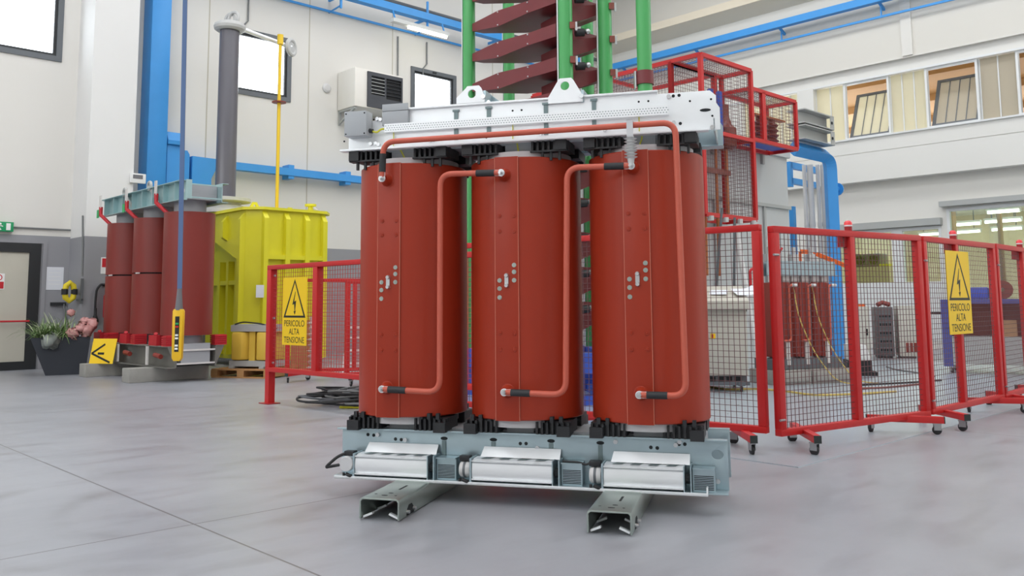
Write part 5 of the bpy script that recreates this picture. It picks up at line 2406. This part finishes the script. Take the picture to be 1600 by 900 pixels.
for px_ in (456, 545):
    p = on(LW, (px_, 270), -.3)
    b = MB()
    b.box(p.x - .07, p.x + .07, -.28, -.005, z - .17, z + .14)
    b.build('wall_clip', 'blue_steel', t, smooth=False)

# fan heater
a = on(LW, (555, 104), -.75)
bR = on(LW, (630, 121), -.75)
cB = on(LW, (555, 165), -.75)
t = thing('fan_heater', 'white wall-hung fan heater with a dark louvred front', 'heater', LW.w(a.x, 0, cB.z), LW.ang)
w, h = bR.x - a.x, a.z - cB.z
b = MB()
b.box(0, w, -.75, -.02, 0, h)
b.build('housing', 'ac_white', t, bev=.02)
g0, g1 = on(LW, (574, 112), -.76).x - a.x, w - .04
b = MB()
b.prism(rect(g0, g1, .03, h - .05), 'xz', -.79, -.74, [rect(g0 + .1, (g0 + g1) / 2 - .02, h * .36, h - .14), rect((g0 + g1) / 2 + .02, g1 - .04, h * .30, h - .14)])
f = b.build('front_frame', 'ac_grille', t, smooth=False)
b = MB()
b.box(g0 + .02, g1 - .02, -.755, -.751, .05, h - .08)
b.build('air_outlet', 'ac_hole', t, smooth=False)
for k in range(5):
    z = h * .41 + k * .085
    b = MB()
    b.bar((g0 + .1, -.775, z), ((g0 + g1) / 2 - .02, -.775, z), .03, .008)
    b.build('louvre', 'lamp_body', f, smooth=False)
    b = MB()
    b.bar(((g0 + g1) / 2 + .02, -.772, z), (g1 - .04, -.772, z), .03, .006)
    b.build('louvre', 'ac_grille', f, smooth=False)
for x in (.06, w - .08):
    b = MB()
    b.box(x - .03, x + .03, -.7, -.02, -.05, 0)
    b.bar((x, -.65, -.03), (x, -.03, -.30), .05, .05)
    b.box(x - .03, x + .03, -.05, -.005, -.34, .02)
    b.build('wall_bracket', 'beam_grey', t, smooth=False)
b = MB()
b.cyl((w, -.3, h * .72), (w + .1, -.3, h * .72), .03, n=8)
b.build('pipe_stub', 'copper', t)
p = on(LW, (510, 138))
b = MB()
b.lathe([(.01, -.06), (.07, -.06), (.11, -.03), (.11, 0)], (0, 0, 0), 'y', 18)
o = b.build('siren', 'pipe_grey')
o.location = LW.w(p.x, -.002, p.z)
o.rotation_euler = (0, 0, LW.ang)
tag(o, 'small round grey siren on the left wall beside the fan heater', 'siren')

# crane pendant on its strap
q = at_depth(279, 500, 8.6)
zp1, zp0 = depth_at(279, 483, 8.6).z, depth_at(280, 564, 8.6).z
t = thing('crane_pendant', 'long yellow crane push-button pendant hanging on a blue strap', 'crane control', (q.x, q.y, zp0), .05)
h = zp1 - zp0
b = MB()
b.prism([(-.046, .03), (-.03, .0), (.03, 0), (.046, .03), (.050, h * .7), (.050, h - .02), (.04, h), (-.04, h), (-.050, h - .02), (-.050, h * .7)], 'xz', -.035, .035)
b.build('housing', 'pendant_yellow', t, bev=.008)
b = MB()
b.box(-.02, .02, -.038, -.034, .09, h * .86)
b.build('button_strip', 'cable_black', t, smooth=False)
for z, m_ in ((.12, 'sign_white'), (.15, 'sign_white'), (.22, 'sign_white'), (.25, 'sign_white'), (h * .66, 'sign_red'), (h * .72, 'tag_green'), (h * .80, 'cable_black')):
    b = MB()
    b.cbox((0, -.042, z), .028, .012, .018)
    b.build('push_button', m_, t, smooth=False)
b = MB()
b.lathe([(.04, h - .01), (.035, h + .03), (.025, h + .16), (.022, h + .2)], (0, 0, 0), 'z', 12)
b.build('cable_gland', 'strap_grey', t)
ztop_ = TOP - .02 - zp0
b = MB()
lean = (depth_at(289, 0, 8.6).x - q.x) / (depth_at(289, 0, 8.6).z - zp1)
b.bar((0, 0, h + .18), (lean * (ztop_ - h), 0, ztop_), .044, .006, up=(0, 1, 0))
b.build('strap', 'strap_blue', t, smooth=False)
b = MB()
b.tube([(.012, .016, h + .18), (lean * (ztop_ - h) + .012, .016, ztop_)], .008, 6)
b.build('control_cable', 'strap_grey', t)

# odds and ends inside the test field, seen through the left fence
q = at_depth(470, 560, 15.)
t = thing('plywood_board', 'tan plywood board leaning upright behind the left warning sign', 'board', q, .25)
h = depth_at(470, 500, 15.).z
b = MB()
b.M = Matrix.Rotation(R(-6), 4, 'X')
b.box(-.17, .17, 0, .02, 0, h)
b.build('sheet', 'pallet_wood', t, smooth=False)
q = at_depth(556, 560, 14.3)
t = thing('step_ladder', 'white step ladder behind the left fence at the edge of the red column', 'ladder', q, .2)
h = depth_at(553, 513, 14.3).z
for s in (-1, 1):
    b = MB()
    b.bar((s * .2, -.22, 0), (s * .13, 0, h), .05, .03)
    l = b.build('stile', 'white_paint', t, smooth=False)
    b = MB()
    b.bar((s * .2, .3, 0), (s * .13, .02, h), .04, .03)
    b.build('rear_leg', 'white_paint', t, smooth=False)
for k in range(3):
    u = (k + .8) / 3.6
    b = MB()
    b.box(-.2 + .07 * u, .2 - .07 * u, -.27 + .22 * u, -.15 + .22 * u, h * u, h * u + .03)
    b.build('step', 'white_paint', t, smooth=False)
b = MB()
b.box(-.16, .16, -.06, .08, h, h + .03)
b.build('top_step', 'white_paint', t, smooth=False)
q = at_depth(489, 570, 14.6)
t = thing('porcelain_insulator', 'tall pale ribbed insulator standing behind the left fence mid post', 'insulator', q)
h = depth_at(486, 495, 14.6).z
b = MB()
prof = [(.14, 0), (.14, .04)]
n = 9
for k in range(n):
    z = .06 + k * (h - .1) / n
    prof += [(.06, z), (.11, z + .03), (.06, z + .05)]
prof += [(.07, h)]
b.lathe(prof, (0, 0, 0), 'z', 16)
b.build('body', 'porcelain_white', t)
# ------------------------------------------------------------------ behind the right fence
# control desk on casters
q = floor_at(1172, 613)
KF = Frame((q.x, q.y, 0), -.12)
t = fthing('control_desk', 'pale grey control desk on wheels with papers, behind the fence gap', 'desk', KF)
zz = lambda py, y=0.: KF.at(1150, py, y).z
W = 1.35
D = .75
b = MB()
b.box(-W, 0, .06, D, zz(587, .06), zz(484, .06))
b.build('body', 'desk_grey', t, bev=.01)
b = MB()
b.prism([(-.03, zz(484)), (-.03, zz(470)), (.52, zz(447, .5)), (D, zz(447, .5)), (D, zz(484))], 'yz', -W - .03, .02)
b.build('console_top', 'desk_grey', t, bev=.006)
b = MB()
b.box(-W + .02, -.02, .09, D - .03, zz(598, .06), zz(587, .06))
pl = b.build('plinth', 'cabinet_dark', t, smooth=False)
b = MB()
for i in range(12):
    b.box(-W + .08 + i * .1, -W + .15 + i * .1, .086, .09, zz(596, .06), zz(589, .06))
b.build('vent_slot', 'hole_dark', pl, smooth=False)
for x in (-W + .1, -.1):
    b = MB()
    b.box(x - .04, x + .04, -.05, D + .05, .08, .13)
    f = b.build('caster_bar', 'frame_grey', t, smooth=False)
    caster(f, x, .0)
    caster(f, x, D - .05)
b = MB()
b.box(-W, .0, -.02, .03, .085, .125)
b.build('front_bar', 'frame_grey', t, smooth=False)
p = KF.at(1114, 525, .06)
b = MB()
b.box(p.x - .03, p.x + .03, .05, .06, p.z - .03, p.z + .03)
s = b.build('main_switch', 'sign_yellow', t, smooth=False)
b = MB()
b.cbox((p.x - .01, .04, p.z), .02, .03, .045)
b.build('switch_knob', 'sign_red', s, smooth=False)
p = KF.at(1172, 420, .65)
b = MB()
b.tube(fillet([(p.x, .65, zz(450, .5)), (p.x, .65, p.z), (p.x + .17, .65, p.z)], .05), .018, 8)
b.build('red_handle', 'sign_red', t)
b = MB()
b.box(.0, .025, .2, .28, zz(487, .06), zz(480, .06))
b.build('side_latch', 'hole_dark', t, smooth=False)
for i, (pp_, w, d_, rz, lab) in enumerate((((1163, 458), .30, .2, .3, 'large white sheet curling on the right end of the grey control desk'), ((1122, 462), .22, .14, -.2, 'white papers lying on the grey control desk beside the red column'))):
    P = KF.at(*pp_, .28)
    o = thing('paper_sheet', lab, 'paper', KF.w(P.x, .22, zz(470) + (zz(447, .5) - zz(470)) * .5 + .012), KF.ang + rz)
    b = MB()
    n = 6
    vs = []
    for k in range(n + 1):
        u = k / n - .5
        for v in (-.5, .5):
            vs.append((u * w, v * d_, v * d_ * .42 + .05 * max(0, u) ** 2 * 4 * (1 - i) + .004))
    b.poly(vs, [(2 * k, 2 * k + 1, 2 * k + 3, 2 * k + 2) for k in range(n)])
    b.build('sheet', 'paper_white', o, smooth=False)
# leaning white pole behind the desk
pa, pb = depth_at(1149, 350, 13.9), depth_at(1166, 455, 13.8)
b = MB()
pc = pb + (pb - pa) * ((pb.z - .02) / (pa.z - pb.z))
b.tube([pc, pa], .045, 12)
o = b.build('white_pole', 'white_paint')
tag(o, 'white plastic pole leaning behind the grey control desk', 'pole')
for px_a, px_b, y0, y1, lab in ((1128, 1119, 385, 452, 'thin dark rod bent outward behind the left part of the desk'), (1148, 1147, 400, 452, 'thin dark upright rod behind the desk, left of the white pole')):
    pa, pb = depth_at(px_a, y0 - 60, 12.75), depth_at(px_b, y1, 12.75)
    b = MB()
    b.tube([(pb.x, pb.y, .0), (pb.x, pb.y, pb.z), pa], .02, 8)
    o = b.build('earthing_rod', 'frame_grey')
    tag(o, lab, 'rod')

# maroon transformer under test behind the right fence
q = floor_at(1232, 603)
NF = Frame((q.x, q.y, 0), .38)
t = fthing('dry_transformer', 'low maroon transformer under test behind the right fence, draped with yellow leads', 'transformer', NF)
z1_, z0_ = depth_at(1270, 441, q.y + .3).z, depth_at(1270, 557, q.y + .3).z
xs = [NF.at(px_, 500, .0).x for px_ in (1236, 1266, 1298)]
rad = (xs[1] - xs[0]) * .53
for i, x in enumerate(xs):
    b = MB()
    hw, hd = (xs[1] - xs[0]) * .49, rad
    b.prism([(x - hw, .30 - hd * .7), (x - hw * .75, .30 - hd), (x + hw * .75, .3 - hd), (x + hw, .3 - hd * .7), (x + hw, .3 + hd * .7), (x + hw * .75, .3 + hd), (x - hw * .75, .3 + hd), (x - hw, .3 + hd * .7)], 'xy', z0_, z1_)
    c = b.build('coil', 'epoxy_dark', t, bev=.02)
    b = MB()
    b.box(x - rad * .35, x + rad * .35, .30 - rad - .01, .30 - rad * .8, z0_, z1_)
    b.build('terminal_panel', 'epoxy_dark', c, smooth=False)
    xb = x + rad * .35
    b = MB()
    b.tube(fillet([(xb + rad * .7, .30 - rad - .05, z1_ - .04), (xb, .30 - rad - .05, z1_ - .04), (xb, .3 - rad - .05, z0_ + .22), (xb - rad * .8, .3 - rad - .05, z0_ + .22)], .05), .016, 8)
    b.build('connection_bar', 'bus_red', t)
    b = MB()
    b.tube([(xb + rad * .25, .29 - rad - .05, z1_ - .04), (xb + rad * .7, .29 - rad - .05, z1_ - .04)], .02, 8)
    b.build('sleeve', 'pipe_grey', t)
    for s in (-.5, .5):
        b = MB()
        b.cbox((x + s * rad, .3 - rad * .5, z1_ + .05), rad * .7, .1, .09)
        b.build('spacer_block', 'porcelain_white', t, smooth=False)
    b = MB()
    b.cyl((x + .02, .3 - rad - .02, z0_ - .1), (x + .02, .3 - rad - .02, z0_ + .2), .03, n=10)
    b.build('support_post', 'porcelain_white', t)
xl, xrr = xs[0] - rad * 1.4, xs[2] + rad * 1.5
zu0, zu1 = depth_at(1270, 431, q.y + .3).z, depth_at(1270, 408, q.y + .3).z
for y in (.16, .44):
    b = MB()
    b.box(xl, xrr, y - .008, y + .008, zu0, zu1)
    b.box(xl, xrr, y - .05, y + .0, zu0, zu0 + .01)
    b.build('upper_beam', 'galvanised', t, smooth=False)
b = MB()
b.box(xl, xrr, .1, .5, z0_ - .16, z0_ - .02)
b.build('lower_beam', 'frame_grey', t, smooth=False)
b = MB()
b.box(xs[0] - .06, xs[2] + .06, .2, .4, z0_ - .1, zu1 - .02)
b.build('core', 'core_grey', t, smooth=False)
for x in (xs[0] - .1, xs[1], xs[2] - .05):
    b = MB()
    b.cbox((x, .3, zu1 + .05), .09, .1, .1)
    b.cyl((x, .28, zu1 + .1), (x, .28, zu1 + .2), .03, n=8)
    b.build('measuring_clamp', 'steel_bolt', t)
b = MB()
b.tube([(xs[0] - .14, .2, zu1 + .14), (xs[0] - .08, .2, zu1 + .22), (xs[0], .2, zu1 + .1), (xs[0] + .06, .2, zu1 + .18)], .018, 6)
b.build('test_lead', 'sign_red', t)
for i in (0, 1):
    xb = xs[i] + rad * .75
    b = MB()
    b.tube(fillet([(xb, .25 - rad, z1_ - .04), (xb + .02, .2 - rad, .9), (xb + .18, .1 - rad, .42), (xb + .35, -.1 - rad, .05), (xb + .6, -.25 - rad, .02)], .2), .008, 6)
    b.build('test_lead', 'hose_yellow', t)
for i, (xa, xb_, lab) in enumerate(((xl - .02, xs[1] - .02, 'left grey block under the low maroon transformer behind the right fence'), (xs[1] + .02, xrr + .05, 'right grey block under the low maroon transformer behind the right fence'))):
    b = MB()
    b.box(xa, xb_, .0, .6, 0, z0_ - .165)
    b.box(xa + .03, xb_ - .03, -.03, .0, 0.05, z0_ - .2)
    o = b.build('support_block', 'concrete', bev=.01)
    place(o, NF)
    tag(o, lab, 'block', 'grey blocks under the low maroon transformer')
# orange barrier tape bar behind it
pa, pb = depth_at(1250, 393, 12.6), depth_at(1268, 394, 12.6)
pc, pd = depth_at(1276, 397, 12.6), depth_at(1326, 417, 12.3)
b = MB()
for u, v in ((pa, pb), (pc, pd)):
    b.bar(u, v, .03, .06)
b.bar(pb, pc, .02, .02)
b.bar(pa, (pa.x, pa.y, 0), .03, .03)
b.bar(pd, (pd.x, pd.y, 0), .03, .03)
o = b.build('barrier_bar', 'orange_strip', smooth=False)
tag(o, 'orange barrier bar behind the low maroon transformer', 'barrier')

# leads on the floor of the test field
for pts, m_, lab in (([(1105, 604), (1140, 609), (1180, 607), (1235, 612), (1270, 618), (1330, 616), (1400, 612)], 'hose_yellow', 'long yellowish lead winding over the test field floor, nearest of the leads'),
                     ([(1330, 603), (1370, 600), (1420, 598), (1470, 594)], 'cable_black', 'dark lead lying on the test field floor beyond the yellow one'),
                     ([(1335, 607), (1380, 606), (1430, 601), (1440, 600)], 'bushing_brown', 'brown lead lying between the dark and the yellow leads'),
                     ([(1385, 573), (1400, 578), (1432, 582), (1460, 588)], 'cable_grey', 'grey lead trailing on the floor before the drawer rack')):
    P = [floor_at(x, y, .016) for x, y in pts]
    b = MB()
    b.tube(fillet(P, .3), .014, 6)
    o = b.build('floor_lead', m_)
    tag(o, lab, 'cable', 'leads on the test field floor')

# cabinets against the right wall
def cab(name, label, cat, pxl, pxr, py0, py1, m_, ang=-.25, depth=.6, fy=None):
    q = floor_at(pxl, py0)
    fr = Frame((q.x, q.y, 0), ang)
    w = fr.at(pxr, py0 - 20, 0).x
    h = fr.at(pxl, py1, 0).z
    t = fthing(name, label, cat, fr)
    b = MB()
    b.box(0, w, 0, depth, .04, h)
    b.build('body', m_, t, bev=.008)
    b = MB()
    b.box(.03, w - .03, .04, depth - .02, 0, .04)
    b.build('plinth', 'cabinet_dark', t, smooth=False)
    return t, w, h


t, w, h = cab('drawer_rack', 'dark grey drawer rack with open slots on the far side of the test field', 'rack', 1372, 1398, 560, 480, 'cabinet_dark')
for k in range(5):
    z = h * (.12 + .165 * k)
    b = MB()
    b.box(.04, w - .03, -.012, 0, z, z + h * .10)
    d_ = b.build('drawer', 'frame_grey', t, smooth=False)
    b = MB()
    for j in range(6):
        b.box(.06 + j * (w - .1) / 6, .06 + (j + .7) * (w - .1) / 6, -.016, -.012, z + h * .02, z + h * .07)
    b.build('slot', 'hole_dark', d_, smooth=False)
b = MB()
b.tube([(.05, .1, h + .045), (.15, .15, h + .09), (.28, .1, h + .045)], .045, 8)
b.build('cloth', 'epoxy_dark', t)
t, w, h = cab('steel_cabinet', 'beige steel cabinet directly left of the dark drawer rack', 'cabinet', 1336, 1361, 562, 479, 'cabinet_beige')
b = MB()
b.cbox((w - .06, -.01, h * .52), .03, .02, .12)
b.build('handle', 'hole_dark', t, smooth=False)
b = MB()
b.box(.1, w - .05, .1, .4, h, h + .05)
b.build('top_tray', 'orange_strip', t, smooth=False)
t, w, h = cab('steel_cabinet', 'beige steel cabinet directly right of the dark drawer rack', 'cabinet', 1407, 1434, 560, 478, 'cabinet_beige', -.25, .5)
b = MB()
for k in range(6):
    b.box(w * .35 + k * .07, w * .35 + k * .07 + .05, -.012, 0, .12, .3)
b.build('red_bin', 'epoxy_dark', t, smooth=False)
# little white machine by the fence post
q = floor_at(1352, 588)
t = thing('floor_machine', 'small white machine on a black base behind the first lamp post of the fence', 'machine', q, -.2)
z1_ = depth_at(1352, 539, q.y).z
b = MB()
b.prism([(-.22, z1_ * .5), (.10, z1_ * .5), (.03, z1_), (-.22, z1_)], 'xz', 0, .4)
b.build('hood', 'white_paint', t, bev=.01)
b = MB()
b.box(-.24, .10, -.02, .42, .06, z1_ * .5)
b.box(-.24, .18, -.02, .42, .0, .06)
b.build('base', 'cable_black', t, smooth=False)

# blue trolley bench
q = floor_at(1487, 583)
BT = Frame((q.x, q.y, 0), -.55)
t = fthing('trolley_bench', 'blue-framed trolley bench with shelves behind the right warning sign', 'bench', BT)
xa = BT.at(1472, 520, 0).x
ht = BT.at(1480, 475, 0).z
Lb = 2.5
for x in (xa, xa + Lb):
    for y in (0, .65):
        b = MB()
        b.box(x, x + .13, y, y + .06, .1, ht)
        l = b.build('upright', 'blue_cart', t, smooth=False)
        if y == 0:
            caster(l, x + .12, .0, .6)
        else:
            caster(l, x + .12, .6, .6)
b = MB()
b.box(xa, xa + Lb + .1, 0, .7, ht, ht + .07)
b.build('top_rail', 'blue_cart', t, smooth=False)
zs = BT.at(1500, 526, 0).z
b = MB()
b.box(xa + .13, xa + Lb, .0, .65, .14, zs)
b.build('lower_bin', 'beam_grey', t, smooth=False)
b = MB()
b.box(xa + .05, xa + Lb, .6, .64, zs, ht)
b.build('back_panel', 'bushing_brown', t, smooth=False)
b = MB()
b.tube([(xa - .28, .1, ht - .14), (xa, .1, ht - .14)], .02, 8)
b.sphere((xa - .28, .1, ht - .14), .05, 10, 8)
b.build('push_handle', 'hole_dark', t)
for i, (px_, y, w, h, m_, nm, lab, cat) in enumerate(((1526, .3, .34, .18, 'blue_plain', 'tool_tray', 'violet-blue tool tray on the trolley bench right of the warning sign', 'tray'),
                                               ((1568), .35, .2, .2, 'bushing_brown', 'cable_drum', 'brown drum on the trolley bench near the picture edge', 'drum'))):
    p = BT.at(px_, 470, y)
    b = MB()
    if i == 0:
        b.prism(rect(p.x - w / 2, p.x + w / 2, 0, h), 'xz', y - .15, y + .15)
        o = b.build(nm, m_, bev=.02)
    else:
        b.lathe([(.03, -.1), (.14, -.1), (.14, -.08), (.10, -.08), (.10, .08), (.14, .08), (.14, .1), (.03, .1)], (p.x, y, .14), 'y', 20, closed=True)
        o = b.build(nm, m_)
    o.location = BT.w(0, 0, ht + .072)
    o.rotation_euler = (0, 0, BT.ang)
    tag(o, lab, cat)
p = BT.at(1573, 515, .3)
b = MB()
b.box(-.13, .13, -.12, .12, 0, .24)
b.box(-.13, -.005, -.125, .125, .24, .246)
b.box(.005, .13, -.125, .125, .24, .246)
o = b.build('cardboard_box', 'cardboard', smooth=False)
o.location = BT.w(p.x, .3, zs + .002)
o.rotation_euler = (0, 0, BT.ang + .1)
tag(o, 'small cardboard box on the shelf of the trolley bench', 'box')
# fluorescent lamps of the annex
ZL = 3.3
segs = [((1336, 373.6), (1384, 371)), ((1436, 367.5), (1474, 365)), ((1480, 364.5), (1533, 361)), ((1549, 359.5), (1598, 356.5)),
        ((1372, 359.5), (1402, 358)), ((1407, 357.5), (1457, 354)), ((1461, 353.6), (1474, 352.8)), ((1478, 352.6), (1533, 349)), ((1538, 347.5), (1597, 343.5)), ((1542, 332.5), (1595, 328.5))]
rows = {0: 'first', 4: 'second', 9: 'third'}
for i, (u, v) in enumerate(segs):
    A, B = floor_at(*u, ZL), floor_at(*v, ZL)
    d = B - A
    o = thing('strip_lamp', 'lit fluorescent strip lamp hanging in the annex behind the glazed openings', 'lamp', A, math.atan2(d.y, d.x), 'fluorescent strip lamps in the annex')
    Ln = d.length
    b = MB()
    b.tube([(.02, 0, 0), (Ln - .02, 0, 0)], .035, 8)
    b.build('tube', 'tube_light', o)
    b = MB()
    b.box(0, Ln, -.08, .08, .045, .10)
    b.box(0, .02, -.04, .04, -.03, .05)
    b.box(Ln - .02, Ln, -.04, .04, -.03, .05)
    b.build('lamp_housing', 'lamp_body', o, smooth=False)
    b = MB()
    for x in (Ln * .2, Ln * .8):
        b.bar((x, 0, .1), (x, 0, .6), .02, .02)
    b.build('hanger', 'frame_grey', o, smooth=False)

# machine and bench inside the annex
P = RW.at(1360, 417, 2.6)
t = thing('work_machine', 'grey-brown machine on a cream bench inside the annex, left of the white post', 'machine', RW.w(P.x, 2.6), RW.ang)
zt_ = P.z
b = MB()
b.box(-.55, .5, 0, .7, .03, zt_)
b.box(-.5, .45, .05, .65, 0, .03)
b.build('bench', 'annex_cream', t, smooth=False)
h = RW.at(1360, 396, 2.6).z - zt_
b = MB()
b.box(-.5, .22, .1, .6, zt_, zt_ + h)
m_ = b.build('body', 'cabinet_dark', t, bev=.03)
for x in (-.32, .05):
    b = MB()
    b.lathe([(.11, .06), (.13, .08), (.13, .1)], (x, 0, zt_ + h * .55), 'y', 16)
    b.build('dial', 'hole_dark', m_)
b = MB()
b.box(.2, .46, .08, .3, zt_, zt_ + .07)
b.build('yellow_tray', 'wire_yellow', t, smooth=False)
